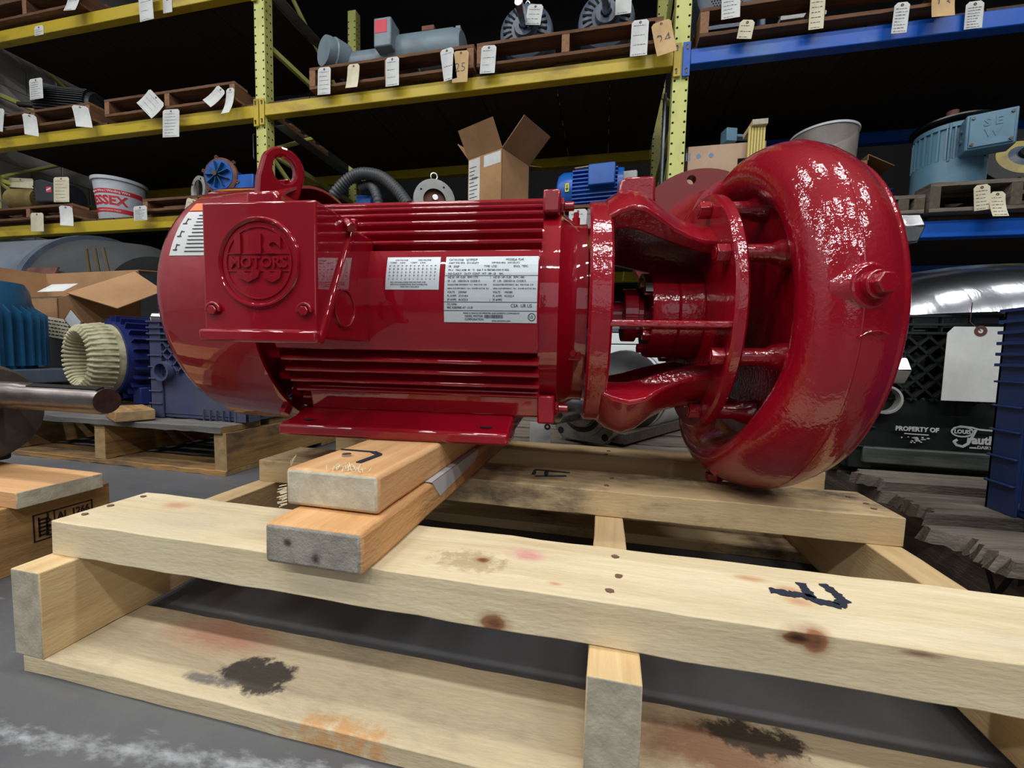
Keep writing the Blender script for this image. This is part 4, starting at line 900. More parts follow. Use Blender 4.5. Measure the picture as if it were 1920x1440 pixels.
# open drip-proof motors with shafts towards the aisle
def dripmotor(px, py, label, R=.155, grp='shafted motors on the upper middle shelf'):
    c = at(px, py, V+.12); t = thing('electric_motor', label, 'motor', (c.x, V+.12, zt_), 0, grp); A = T(0, 0, R+.01) @ RZ(PI/2)
    MB().lathe([(-.01, .05), (-.012, .10), (-.005, R-.03), (.015, R-.006), (.04, R), (.05, R), (.05, R-.008), (.34, R-.008), (.34, 0)], 44, A).build('body', SLATE, t)
    MB().lathe([(-.035, .03), (-.035, .055), (-.01, .062), (-.005, .062)], 32, A, caps=False).build('bearing_hub', SLATE, t)
    MB().cyl(A @ Vector((-.03, 0, 0)), A @ Vector((-.19, 0, 0)), .023, n=20).build('shaft', STEEL, t, .002)
    for k in range(22):
        a = k*2*PI/22
        if abs(math.sin(a)) > .93: continue
        MB().box(-.013, -.006, .078, .128, -.0055, .0055, A @ RX(a+.14)).build('vent_slot', HOLE, t)
    MB().tube([A @ Vector((.06, .012*math.cos(q), R+.022+.018*math.sin(q))) for q in [2*PI*i/16-PI/2 for i in range(17)]], .005, 6).build('eye_bolt', STEEL, t)
    for s in (-1, 1): MB().box(s*.09-.035, s*.09+.035, .04, .3, 0, .02).build('foot', SLATE, t, .003)
    return t
dripmotor(985, 45, 'slate grey vented motor with a bright shaft pointing out, left of two')
ptag(990, 8, 1019, 46, 'white tag hung on the eye bolt of the left shafted motor', tilt=.15, lines=4, yy=V+.06)
dripmotor(1137, 20, 'slate grey vented motor with a shaft pointing out, beside the right upright')
ptag(1155, -18, 1185, 26, 'white tag hung on the right shafted motor', tilt=0, lines=2, yy=V+.05)
# -- lower middle shelf
zt_ = zB1+.125
c = at(815, 350, V+.12); t = thing('electric_motor', 'light grey flange motor with an eye bolt and reddish hollow face', 'motor', (c.x, V+.12, zt_), 0); A = T(0, 0, .135) @ RZ(PI/2+.5)
MB().lathe([(0, .068), (0, .125), (.03, .128), (.035, .12), (.05, .12), (.055, .125), (.10, .128), (.12, .115), (.42, .105), (.42, .0), (.03, 0), (.03, .068)], 40, A, caps=False).build('body', LGREY, t)
MB().lathe([(.028, 0), (.028, .067)], 32, A, caps=False).build('face_recess', RUSTY, t); MB().cyl(A @ Vector((.03, 0, 0)), A @ Vector((-.05, 0, 0)), .018, n=18).build('shaft', STEEL, t, .002)
MB().tube([A @ Vector((.05, .02*math.cos(q), .158+.022*math.sin(q))) for q in [2*PI*i/16-PI/2 for i in range(17)]], .0055, 6).build('eye_bolt', STEEL, t)
for k in range(4): MB().lathe([(-.001, .006), (.002, .006)], 10, A @ RX(k*PI/2+.6) @ T(0, .098, 0)).build('bolt_hole', HOLE, t)
MB().box(-.08, .08, .02, .3, 0, .02).build('base', LGREY, t)
def corrugated(pts, r, mat, name, label, cat, pitch=.012):
    P_ = [Vector(p) for p in pts]; n = 60; path = []
    for i in range(n):                     # smooth curve through the points
        s = i/(n-1)*(len(P_)-1); k = min(int(s), len(P_)-2); f = s-k; g = lambda j: P_[max(0, min(len(P_)-1, j))]
        a, b, c_, d = g(k-1), g(k), g(k+1), g(k+2); path.append(.5*((2*b)+(c_-a)*f+(2*a-5*b+4*c_-d)*f*f+(3*b-a-3*c_+d)*f**3))
    fine = []
    for i in range(len(path)-1):
        l = (path[i+1]-path[i]).length; k = max(1, round(l/(pitch/4)))
        fine += [path[i].lerp(path[i+1], j/k) for j in range(k)]
    o = path[-1].copy(); o.z = zt_; t = thing(name, label, cat, o)
    MB().tube([p-o for p in fine], [r*(1 if (i//2) % 2 else .86) for i in range(len(fine))], 14).build('sleeve', mat, t, smooth=60); return t
yc = V+.03
corrugated([at(615, 392, yc), at(632, 358, yc), at(668, 328, yc), at(710, 330, yc), at(742, 354, yc-.03), at(766, 386, yc-.05)], .036, CONDUIT, 'flexible_conduit', 'thick ribbed grey conduit arching behind the red motor', 'conduit', .02)
corrugated([at(675, 352, yc+.06), at(695, 348, yc+.05), at(706, 366, yc), at(712, 396, yc)], .03, CONDUIT, 'flexible_conduit', 'short ribbed grey conduit bending down below the thick one', 'conduit', .016)
c = at(672, 380, V+.09); t = thing('blue_enclosure', 'small bright blue box below the ribbed conduit', 'box', (c.x, V+.18, zt_+.0), .2)
MB().box(-.05, .05, -.05, .05, 0, .2).build('body', MBLUE, t, .008); MB().box(.10, .2, .0, .1, 0, .12).build('side_body', MBLUE, t, .008); MB().cyl((.12, -.01, .10), (.12, .02, .10), .015).build('gland', STEEL, t); MB().box(-.15, -.05, -.02, .08, 0, .12).build('grey_body', LGREY, t, .01)
# tall open carton
c = at(935, 350, V+.12); t = thing('cardboard_carton', 'tall open brown carton with white labels and raised flaps', 'carton', (c.x, V+.12, zt_), -.42)
W2, D2, HC = .125, .13, .325
for nm_, b_ in (('front_panel', (-W2, W2, -D2, -D2+.004)), ('back_panel', (-W2, W2, D2-.004, D2)), ('side_panel', (-W2, -W2+.004, -D2, D2)), ('side_panel', (W2-.004, W2, -D2, D2))): MB().box(*b_, 0, HC).build(nm_, CARD, t)
MB().box(-W2, W2, -D2, D2, 0, .004).build('bottom_panel', CARD, t)
MB().box(-W2-.0, W2, -.15, 0, -.002, .002).build('flap', CARD, t, M=T(0, -D2, HC) @ RX(-.95)); MB().box(0, .19, -D2, D2, -.002, .002).build('flap', CARD, t, M=T(W2, 0, HC) @ RY(-.72))
MB().box(-W2, W2, 0, .14, -.002, .002).build('flap', CARD, t, M=T(0, D2, HC) @ RX(.3)); MB().box(-.14, 0, -D2, D2, -.002, .002).build('flap', CARD, t, M=T(-W2, 0, HC) @ RY(.9))
lb = MB().box(-W2+.006, -.035, -D2-.001, -D2, .04, HC-.01).build('shipping_label', PAPERW, t); m = MB()
for k in range(9): m.box(-W2+.012, -.05+rnd.uniform(-.03, .008), -D2-.0015, -D2-.001, .10+.021*k, .104+.021*k)
for k in range(12): m.box(-.095+.0035*k, -.0935+.0035*k, -D2-.0015, -D2-.001, .20, .215)
m.build('label_print', INK, lb, smooth=0)
MB().box(-.005, W2-.01, -D2-.001, -D2, HC-.075, HC-.012).build('packing_label', PAPERW, t)
# royal blue motor
c = at(1110, 385, V+.07); t = thing('electric_motor', 'royal blue finned motor with a terminal box right of the carton', 'motor', (c.x, V+.14, zt_), -.08)
MB().lathe([(-.20, .0), (-.20, .07), (-.185, .105), (-.16, .118), (-.10, .118), (-.10, .105), (.14, .105), (.14, .118), (.17, .115), (.18, .03)], 40, T(0, 0, .125)).build('body', MBLUE, t)
for k in range(9): MB().box(-.1, .14, -.118, -.08, .035+.021*k, .041+.021*k).build('fin', MBLUE, t)
MB().box(-.01, .13, -.165, -.08, .105, .215).build('terminal_box', MBLUE, t, .006)
yl = MB().box(-.138, -.118, -.1205, -.112, .10, .145).build('arrow_sticker', P('yellow_sticker', srgb(220, 212, 60), .5), t); m = MB().box(-.130, -.126, -.1215, -.1195, .108, .138); m.prism([(-.136, .118), (-.128, .104), (-.120, .118)], -.1215, -.1195, 'y'); m.build('arrow', INK, yl)
MB().box(.14, .24, -.1, .02, .06, .19).build('grey_cover', LGREY, t, .01); MB().box(-.1, .14, -.1, .1, 0, .02).build('foot', MBLUE, t, .004)
MB().box(-.08, .07, -.1, .02, .232, .236).build('papers', CARDP, t, M=RY(-.05))
# -- upper right shelf
zt_ = zC2+.135
c = at(1365, 20, V+.08); t = thing('electric_motor', 'slate grey motor showing its perforated fan cover on the upper blue shelf', 'motor', (c.x, V+.1, zt_), 0); A = T(0, 0, .17) @ RZ(PI/2)
MB().lathe([(-.02, 0), (-.02, .12), (-.005, .148), (.02, .158), (.12, .16), (.12, .15), (.4, .15), (.4, 0)], 40, A).build('body', SLATE, t)
h = MB()
for i in range(-7, 8):
    for j in range(-7, 8):
        x, z = i*.013+(.0065 if j % 2 else 0), j*.012
        if x*x+z*z < .1**2: h.lathe([(-.0215, .004), (-.019, .004)], 6, A @ T(0, x, z))
h.build('grille_hole', HOLE, t, smooth=0)['kind'] = 'stuff'
MB().box(.163, .19, .02, .2, .0, .30).build('side_box', SLATE, t, .006); MB().box(-.12, .12, .0, .3, 0, .02).build('base', SLATE, t)
c = at(1492, 5, V+.08); t = thing('gear_housing', 'light grey ring shaped gear housing on the upper blue shelf', 'gear housing', (c.x+.045, V+.1, zt_), 0); A = T(0, 0, .155) @ RZ(PI/2-.1)
MB().ring(.1, .14, .05, 40, A).build('ring', LGREY, t, .004); MB().lathe([(.04, .1), (.1, .0)], 30, A, caps=False).build('inner', CAST, t)
for k in range(6): MB().lathe([(-.001, .008), (.002, .008)], 10, A @ RX(k*PI/3) @ T(0, .12, 0)).build('bolt_hole', HOLE, t)
MB().box(-.1, .1, .0, .08, 0, .02).build('foot', LGREY, t)
# -- lower right shelf
zt_ = zC1
c0, c1 = at(1287, 320, V+.03), at(1435, 320, V+.03); t = thing('cardboard_tray', 'pale cardboard carton with a hand hole right of the yellow upright', 'carton', ((c0.x+c1.x)/2, V+.03, zt_), .0)
W2 = (c1.x-c0.x)/2; HC = at(1300, 275, V+.03).z-zt_
m = MB(); hw = .04
m.box(-W2, W2, 0, .004, 0, HC-.12); m.box(-W2, .055, 0, .004, HC-.12, HC-.075); m.box(.055+2*hw, W2, 0, .004, HC-.12, HC-.075); m.box(-W2, W2, 0, .004, HC-.075, HC); m.build('front_panel', CARDP, t)
MB().box(-W2, -W2+.004, 0, .5, 0, HC).build('side_panel', CARDP, t); MB().box(W2-.004, W2, 0, .5, 0, HC).build('side_panel', CARDP, t); MB().box(-W2, W2, .496, .5, 0, HC).build('back_panel', CARDP, t)
MB().box(-W2, W2, 0, .2, -.002, .002).build('flap', CARDP, t, M=T(0, .1, HC) @ RX(.35)); m = MB()
for k, x in enumerate((-.19, -.13, -.07)):
    if k == 0: m.box(x, x+.006, -.0006, 0, HC-.07, HC-.03); m.box(x+.015, x+.021, -.0006, 0, HC-.07, HC-.03)
    else: m.lathe([(0, .012), (.0006, .012)], 12, T(x, -.0006, HC-.05) @ RZ(PI/2))
m.build('handling_mark', P('blue_print', srgb(110, 140, 170), .7), t)
c = at(1395, 262, V+.2); t = thing('blue_bracket', 'small light blue metal bracket lying on the pale carton', 'bracket', (c.x-.05, V+.2, zt_+HC+.075), .3)
MB().box(-.06, .0, -.03, .03, 0, .07).build('plate', SKYM, t, .004); MB().box(-.0, .10, -.02, .02, .03, .045).build('arm', SKYM, t, .003); MB().box(.10, .15, -.02, .02, 0, .08).build('upright_plate', SKYM, t, .004)
c = at(1418, 290, V+.0); t = thing('wood_scrap', 'yellow corrugated strip with a wood block beside the pump casing', 'scrap', (c.x, V+.005, zt_), 0)
for k in range(6): MB().box(-.04+.013*k, -.03+.013*k, -.004, .004, 0, HC+.06).build('rib', P('yellow_scrap', srgb(206, 190, 110), .6) if k == 0 else MATS['yellow_scrap'], t)
plank('wood_block', PINE, t, -.03, .04, -.02, .12, HC+.06, HC+.085)
c = at(1545, 280, V+.35); t = thing('cardboard_carton', 'dim open brown carton behind the clear tub at right', 'carton', (c.x, V+.52, zt_), .0)
W2, HC2 = .21, .44
for x_ in (-W2, W2-.004): MB().box(x_, x_+.004, -.18, .18, 0, HC2).build('side_panel', CARD, t)
MB().box(-W2, W2, -.18, -.176, 0, HC2-.03).build('front_panel', CARD, t); MB().box(-W2, W2, .176, .18, 0, HC2).build('back_panel', CARD, t); MB().box(-W2, W2, 0, .24, -.002, .002).build('flap', CARD, t, M=T(0, .18, HC2) @ RX(1.25)); MB().box(0, .14, -.18, .18, -.002, .002).build('flap', CARD, t, M=T(W2, 0, HC2) @ RY(.5))
c = at(1540, 285, V+.15); t = thing('clear_tub', 'cloudy clear plastic tub standing behind the top of the pump casing', 'tub', (c.x, V+.14, zt_))
MB().lathe([(0, .12), (.004, .125), (.46, .142), (.46, .138), (.008, .12)], 40, RY(-PI/2)).build('wall', CLEAR, t)
MB().lathe([(.452, .139), (.452, .146), (.462, .146), (.462, .139)], 40, RY(-PI/2), closed=True).build('rim', PAIL, t)
# pale blue motor standing on end
zt_ = zC1+.13
c = at(1775, 365, V+.12); t = thing('electric_motor', 'pale blue motor standing on end with a square terminal box', 'motor', (c.x, V+.13, zt_), -.35)
MB().lathe([(0, .12), (.004, .128), (.13, .128), (.13, .118), (.27, .118), (.27, .128), (.29, .128), (.30, .1), (.30, 0)], 44, RY(-PI/2)).build('body', SKYM, t)
for k in range(30): MB().box(.114, .13, -.0028, .0028, .13, .268, RZ(k*2*PI/30)).build('fin', SKYM, t)
MB().lathe([(.295, .0), (.305, .10), (.312, .145), (.318, .145), (.322, .1), (.322, .02)], 40, RY(-PI/2)).build('top_flange', DSTEEL, t); MB().cyl((0, 0, .32), (0, 0, .39), .022).build('shaft', RUSTY, t)
tbx = MB().box(.0, .155, -.20, -.11, .125, .275).build('terminal_box', SKYM, t, .006); MB().box(.01, .145, -.206, -.199, .133, .267).build('box_lid', SKYM, t, .003)
m = MB().text('S E\nW', .045, T(.08, -.2065, .205) @ RX(PI/2), .0015, bold=.001); m.build('cast_letters', SKYM, tbx)
for x_, z_ in ((.02, .145), (.135, .145), (.02, .255), (.135, .255)): MB().cyl((x_, -.205, z_), (x_, -.211, z_), .006, n=8).build('screw', DSTEEL, t)
for z_ in (.18, .225): MB().cyl((.002, -.155, z_), (-.006, -.155, z_), .011, n=16).build('gland_plug', SLATE, t)
MB().cyl((-.03, -.124, .12), (-.03, -.124, .285), .005).build('tie_rod', SKYM, t)
c = at(1838, 330, V+.2); t = thing('brake_drum', 'yellow and dark round brake drum at the right edge of the lower blue shelf', 'drum', (c.x+.2, V+.24, zt_), 0)
A = T(0, 0, .215) @ RZ(PI/2-.1) @ RY(.42)
MB().lathe([(.03, 0), (.03, .15), (.05, .185), (.1, .19), (.12, .17), (.12, 0)], 44, A).build('drum', YTAN, t); MB().ring(.105, .178, .02, 44, A @ T(0.008, 0, 0)).build('friction_ring', RUB, t, .003); MB().lathe([(.004, .06), (.012, .102), (.03, .104)], 36, A, caps=False).build('hub_rim', YTAN, t); MB().lathe([(-.0, .02), (-.008, .04), (.004, .061)], 32, A, caps=False).build('hub', SLATE, t); MB().lathe([(-.02, 0), (-.02, .03), (0, .03)], 20, A, caps=False).build('bore', HOLE, t)
for k in range(5): MB().lathe([(.006, .007), (.009, .007)], 10, A @ RX(k*2*PI/5) @ T(0, .14, 0)).build('bolt_hole', HOLE, t)
c = at(1705, 375, V+.15); t = thing('coil_spring', 'navy blue coil spring unit left of the pale blue motor', 'spring', (c.x-.13, V+.2, zC1+.085))
MB().tube([(.05+.03*math.cos(a*.5), .03*math.sin(a*.5), .02+.0018*a) for a in range(60)], .007, 6).build('coil', NAVY, t); MB().box(-.08, -.0, -.05, .05, 0, .11).build('body', NAVY, t, .006)

# ================================================================== ON THE FLOOR, LEFT
# near skid with the grade stamp
t = thing('timber_skid', 'orange timber skid with a black ink stamp at the left edge', 'skid', (-1.2, .3, 0))
LO = T(1.2, -.3, 0)
plank('stringer', DIRTW, t, -.866, -.826, .02, .530, .0, .100, M=LO)
plank('stringer', DIRTW, t, -1.60, -1.56, .02, .530, .0, .100, M=LO)
plank('top_board', FIR, t, -1.62, -.806, .405, .510, .100, .124, M=LO)
plank('top_board', FIR, t, -1.62, -.822, .24, .345, .100, .124, M=LO)
sm = MB(); FX = -.8255
def onx(px, py):
    d = CF + CR*((px-960)/FPX) - CU*((py-720)/FPX); o = Vector((0, 0, CAM_H)); return o+d*(FX/d.x)
q0, q1 = onx(62, 990), onx(172, 922)
y0_, y1_ = q0.y, q1.y; zc_ = .058; hh = .021
def fr(ya, yb, za, zb, w_=.0016):
    for a, b_, c_, d_ in ((ya, yb, za, za+w_), (ya, yb, zb-w_, zb), (ya, ya+w_, za, zb), (yb-w_, yb, za, zb)): sm.box(FX-.0004, FX+.0006, a, b_, c_, d_)
fr(y0_, y1_, zc_-hh, zc_+hh); ym = y0_+(y1_-y0_)*.33; sm.box(FX-.0004, FX+.0006, ym, ym+.0012, zc_-hh, zc_+hh)
for k in range(5): sm.box(FX-.0004, FX+.0006, y0_+.006, y0_+.018, zc_-.014+.006*k, zc_-.0115+.006*k)
sm.box(FX-.0004, FX+.0006, y0_+.006, y0_+.008, zc_-.015, zc_+.015); sm.box(FX-.0004, FX+.0006, y0_+.015, y0_+.017, zc_-.015, zc_+.012)
TX = RZ(PI/2) @ RX(PI/2)
for k, ch in enumerate('IPPC'): sm.text(ch, .0125, T(FX, ym-.007, zc_+.014-.009*k) @ TX, .0006, bold=.0003)
sm.text('AL 1266', .016, T(FX, (ym+y1_)/2, zc_+.009) @ TX, .0006, bold=.0002, sx=.75); sm.text('HT 22', .012, T(FX, (ym+y1_)/2, zc_-.008) @ TX, .0006)
sm.build('ink_stamp', INK, t, M=LO, smooth=0)
# cast hub with a keyed shaft
t = thing('shaft_hub', 'dark cast iron hub with a keyed steel shaft on the near skid', 'hub', (-.95, .47, .124), 0)
A = T(0, 0, .128)
B_ = T(-.095, 0, .095)
MB().lathe([(-.16, .0), (-.16, .055), (-.06, .06), (-.05, .078), (-.04, .083), (.035, .083), (.046, .077), (.05, .05), (.05, 0)], 44, B_).build('hub', CAST, t)
MB().lathe([(-.05, .022), (.05, .0225), (.055, .0205), (.216, .0205), (.222, .0185), (.222, 0)], 28, A).build('shaft', P('worn_shaft_steel', srgb(132, 128, 126), .32, .9, c2=srgb(92, 80, 74), nscale=7, stretch=(1, 4, 4)), t)
MB().box(.075, .220, -.005, .005, .0185, .0215, A @ RX(.35)).build('keyway', HOLE, t)
MB().prism([(-.25, 0), (-.115, 0), (-.115, .05), (-.13, .075), (-.25, .075)], -.085, .03, 'y').build('pedestal', CAST, t, .006)
MB().box(-.3, -.105, -.09, .06, -.0, .022).build('pedestal_foot', CAST, t, .005)
# rear pallet
ZP = .130
t = thing('dirty_pallet', 'dirty brown pallet with grey boards behind the left end of the motor', 'pallet', (-1.55, 1.25, 0)); LO = T(1.55, -1.25, 0)
for x0, x1 in ((-.995, -.955), (-1.412, -1.372), (-1.80, -1.76), (-2.15, -2.11)): plank('stringer', DIRTW, t, x0, x1, .876, 1.72, .013, .113, M=LO, rough=.0015)
for k, (y0, y1) in enumerate(((.868, 1.0), (1.03, 1.15), (1.18, 1.30), (1.33, 1.45), (1.48, 1.60), (1.63, 1.73))): plank('top_board', PLY if k < 2 else DIRTW, t, -2.16, -.965, y0, y1, .113, ZP, M=LO, rough=.002)
for y0, y1 in ((.872, .99), (1.25, 1.37), (1.6, 1.72)): plank('bottom_board', DIRTW if y0 < 1 else PLY, t, -2.16, -.955, y0, y1, 0, .013, M=LO, rough=.0015)
p = atz(240, 789, ZP); t = thing('wood_offcut', 'short brown offcut of timber lying on the dirty pallet', 'timber block', (p.x-.035, p.y+.03, ZP+.001), -.45)
plank('timber', DIRTW, t, -.075, .075, -.042, .042, 0, .030, bevel=.003)
# milk crates
def clip(p, d, W, H):
    """part of a line inside the rectangle 0..W, 0..H"""
    t0, t1 = -9, 9
    for a, b_, lo, hi in ((p[0], d[0], 0, W), (p[1], d[1], 0, H)):
        u0, u1 = (lo-a)/b_, (hi-a)/b_; t0 = max(t0, min(u0, u1)); t1 = min(t1, max(u0, u1))
    return (t0, t1) if t1 > t0+.01 else None
def crate(name, label, loc, rz, W, Dp, H, mat, zlat=(.47, .80), ribs=4, faces='fl'):
    t = thing(name, label, 'crate', loc, rz); pw = .045; w_, d = W/2, Dp/2
    for sx in (-1, 1):
        for sy in (-1, 1):
            m = MB(); x0, x1 = sorted((sx*w_, sx*(w_-pw))); y0, y1 = sorted((sy*d, sy*(d-pw)))
            m.box(x0, x1, *sorted((sy*d, sy*(d-.005))), 0, H); m.box(*sorted((sx*w_, sx*(w_-.005))), y0, y1, 0, H)
            for z in (.14, .27, .40, .52, .64): m.box(x0, x1, *sorted((sy*(d+.005), sy*d)), H*z, H*z+.003); m.box(*sorted((sx*(w_+.005), sx*w_)), y0, y1, H*z, H*z+.003)
            m.build('corner_post', mat, t, .001)
    sides = [('front', I4, W, -d), ('back', RZ(PI), W, -d), ('right', RZ(PI/2), Dp, -w_), ('left', RZ(-PI/2), Dp, -w_)]
    for nm_, Rm_, L, off in sides:
        a = L/2-pw
        MB().box(-a, a, off+.006, off+.010, .012, H*zlat[0], Rm_).build('lower_panel', mat, t)
        for k in range(ribs):
            z = H*zlat[1]+(H-.004-H*zlat[1])*k/(ribs-1); MB().box(-L/2, L/2, off-.006, off+.008, z, z+.0045, Rm_).build('rim_rib', mat, t)
        for k in range(7):
            x = -L/2+pw+(L-2*pw)*k/6; MB().box(x-.0015, x+.0015, off-.003, off+.006, H*zlat[1], H, Rm_).build('rim_web', mat, t)
        zl, zh = H*zlat[0], H*zlat[1]; HH = zh-zl; n = int((2*a+HH)/.034)
        for k in range(n):
            for s in (1, -1):
                c0 = (k*.034+.012-(HH if s > 0 else 0)+0.0, 0); q = clip(c0, (1, s) if s > 0 else (1, 1), 2*a, HH)
                if not q: continue
                xa, xb = c0[0]+q[0], c0[0]+q[1]; za, zb = q[0], q[1]
                if s < 0: xa, xb = 2*a-xa, 2*a-xb
                P_ = Vector((xa-a, off+.004, zl+za)); Q_ = Vector((xb-a, off+.004, zl+zb)); dv = (Q_-P_).normalized(); nv = Vector((-dv.z, 0, dv.x))*.0022; yv = Vector((0, .007, 0))
                MB().add([P_-nv-yv, P_+nv-yv, Q_+nv-yv, Q_-nv-yv, P_-nv+yv, P_+nv+yv, Q_+nv+yv, Q_-nv+yv], [(0, 1, 2, 3), (4, 5, 6, 7), (0, 1, 5, 4), (1, 2, 6, 5), (2, 3, 7, 6), (3, 0, 4, 7)], Rm_).build('lattice_bar', mat, t, smooth=0)
    MB().box(-w_+.008, w_-.008, -d+.008, d-.008, 0, .012).build('base', mat, t, .003)
    return t
crL = crate('plastic_crate', 'faded blue plastic crate on the dirty pallet behind the fan cover', (-1.115, 1.085, ZP+.002), 0, .335, .30, .278, BLUEP2)
MB().lathe([(0, .022), (0, .028), (.02, .028), (.02, .022)], 28, T(-.105, -.168, .135) @ RZ(PI/2), closed=True).build('label_ring', BLUEP2, crL)
m = MB()
for k in range(6):
    x = .02+.022*k; m.box(x, x+.002, -.1515, -.146, .0, .03)
m.build('base_rib', BLUEP2, crL)
# things lying in the crate
zc = ZP+.278
c = at(300, 588, 1.0); t = thing('steel_tube', 'short grey steel tube lying across the faded blue crate', 'tube', (c.x+.02, 1.0, zc))
MB().lathe([(0, .008), (0, .015), (.3, .015), (.3, .008)], 20, RZ(.5) @ T(-.03, 0, .015), closed=True).build('tube', STEEL, t)
c = at(292, 565, 1.08); t = thing('paper_note', 'yellowed note standing in the faded blue crate', 'note', (c.x+.03, 1.10, zc-.02), 0)
MB().box(-.06, .05, 0, .001, 0, .075).build('sheet', PAPER, t, M=RY(-.4)); m = MB()
for k in range(4): m.box(-.03, .03, -.0008, 0, .02+.012*k, .0225+.012*k)
m.build('handwriting', PENCIL, t, M=RY(-.4))
# white scraps heaped behind
for k in range(12):
    c = at(225+rnd.uniform(-10, 40), 590+rnd.uniform(-3, 4), 1.32); o = MB().box(-.016, .016, -.005, .005, -.002, .002).build('plastic_scrap', WHITE, None, M=T(c.x, c.y, zc+.02+rnd.uniform(0, .02)) @ Euler((rnd.uniform(-.5, .5), rnd.uniform(-.6, .6), rnd.uniform(0, 3))).to_matrix().to_4x4())
    tag(o, 'small white plastic scrap in the heap beside the navy stator', 'scrap', 'white scraps beside the navy stator')
# navy stator with cream windings
c = at(162, 663, 1.05); t = thing('motor_stator', 'navy blue finned stator showing cream wound coils', 'stator', (c.x, 1.06, ZP+.0), 0)
A = T(0, 0, .163) @ RZ(1.36)
MB().lathe([(.05, .095), (.05, .128), (.36, .128), (.36, .095)], 48, A, closed=True).build('shell', NAVY, t)
fmsh = MB().box(.065, .36, .122, .150, -.0025, .0025).mesh('fin', NAVY)
for k in range(26): obj('fin', fmsh, t, 0, A @ RX(2*PI*k/26))
m = MB().lathe([(.10, .07), (.03, .072), (-.02, .078), (-.035, .09), (-.03, .104), (.0, .116), (.05, .118)], 72, A, caps=False)
m.build('end_winding', CREAM, t); lm = MB().box(-.036, .09, -.0016, .0016, 0, .006)
for k in range(36):
    MB().tube([(.09, .069, .0), (.02, .0705, .002), (-.028, .080, .004), (-.037, .0905, .005), (-.028, .107, .006), (.03, .1185, .008)], .0052, 6).build('coil_wrap', CREAM, t, M=A @ RX(2*PI*k/36), smooth=60)
MB().lathe([(.36, 0), (.36, .094)], 32, A, caps=False).build('dark_bore', HOLE, t)
MB().box(.2, .3, -.07, .0, .12, .165, A).build('lead_box', NAVY, t, .006); MB().box(.09, .16, -.154, -.150, -.02, .03, A @ RX(PI-.55)).build('data_plate', PLATE, t)
for s in (-1, 1): MB().box(.08, .34, s*.1-.025, s*.1+.025, -.160, -.10, A).build('foot', NAVY, t, .003)
# teal motor standing at the left edge
c = at(-62, 700, 1.0); t = thing('electric_motor', 'teal blue motor with upright fins at the left picture edge', 'motor', (c.x, 1.03, ZP), 0)
MB().lathe([(.10, .14), (.13, .14), (.34, .14), (.36, .134), (.40, .130), (.425, .118), (.433, 0)], 48, RY(-PI/2)).build('body', TEALB, t)
for k in range(34): MB().prism([(.13, .125), (.172, .128), (.172, .315), (.13, .35)], -.003, .003, 'y', RZ(2*PI*k/34)).build('fin', TEALB, t)
MB().box(-.17, .175, -.17, .17, .062, .115).build('base_plate', SLATE, t, .005); MB().box(-.15, .15, -.15, .15, 0, .062).build('base_block', BLACKM, t, .004)
# open carton with shafts
zk = ZP+.27
o = at(150, 660, 1.36); t = thing('steel_housing', 'dark steel housing under the open carton at left', 'housing', (o.x-.22, 1.42, ZP), 0)
MB().box(-.4, .3, -.14, .16, 0, .255).build('body', BLACKM, t, .01); MB().box(-.42, .32, -.15, .17, .255, .27).build('lid', BLACKM, t, .004)
c = at(125, 560, 1.28); t = thing('cardboard_carton', 'open brown carton holding steel shafts at left behind the navy stator', 'carton', (c.x-.33, 1.42, zk), -.05)
W2, D2, HC = .33, .15, at(120, 512, 1.57).z-zk
for nm_, b_ in (('front_panel', (-W2, W2, -D2, -D2+.004, 0, HC*.42)), ('back_panel', (-W2, W2, D2-.004, D2, 0, HC)), ('side_panel', (-W2, -W2+.004, -D2, D2, 0, HC)), ('bottom_panel', (-W2, W2, -D2, D2, 0, .004))): MB().box(*b_).build(nm_, CARD, t)
MB().prism([(-D2, 0), (D2, 0), (D2, HC), (-D2+.02, HC*.45), (-D2, HC*.42)], W2-.004, W2, 'x').build('side_panel', CARD, t)
MB().prism([(W2, -D2*.9), (W2+.2, -D2*.7), (W2+.2, D2*.7), (W2, D2)], -.002, .002, 'z', T(W2, 0, HC*.72) @ RX(.5) @ RY(.42) @ T(-W2, 0, 0)).build('flap', CARD, t)
MB().box(-W2, W2, 0, .11, -.002, .002).build('flap', CARD, t, M=T(0, D2, HC) @ RX(.12))
for k, (xa, xb, y_, z_, r_) in enumerate(((-.22, .2, -.05, .072, .036), (-.22, .12, .02, .13, .032))): o = MB().cyl((xa, y_, z_), (xb, y_, z_), r_, n=24).build('shaft', STEEL, t)
MB().lathe([(0, .0365), (.22, .0365)], 20, T(-.06, -.05, .072), caps=False).build('wrapping', PAPERW, t); MB().box(-.08, .1, -.05, -.048, .0, .07, T(0, .02, .14) @ RX(-.9)).build('wrapping', PAPERW, t)
c = at(112, 636, 1.235); t = thing('paper_note', 'large yellowed handwritten note left of the cream windings', 'note', (c.x+.02, 1.235, ZP+.19), 0)
zz = c.z-ZP-.19
MB().box(-.11, .11, 0, .001, zz, zz+.08).build('sheet', PAPER, t, M=RY(.12)); m = MB()
for k in range(5):
    x = -.09
    while x < .08: l = rnd.uniform(.008, .02); m.box(x, x+l, -.0008, 0, zz+.010+.014*k, zz+.0135+.014*k); x += l+.006
m.build('handwriting', INK, t, M=RY(.12)); MB().box(-.12, .10, .003, .02, -.19, zz+.06).build('backing_block', BLACKM, t)
c = at(130, 612, 1.212); t = thing('framed_plate', 'small tilted metal plate with a brown frame above the handwritten note', 'plate', (c.x, 1.212, c.z), 0)
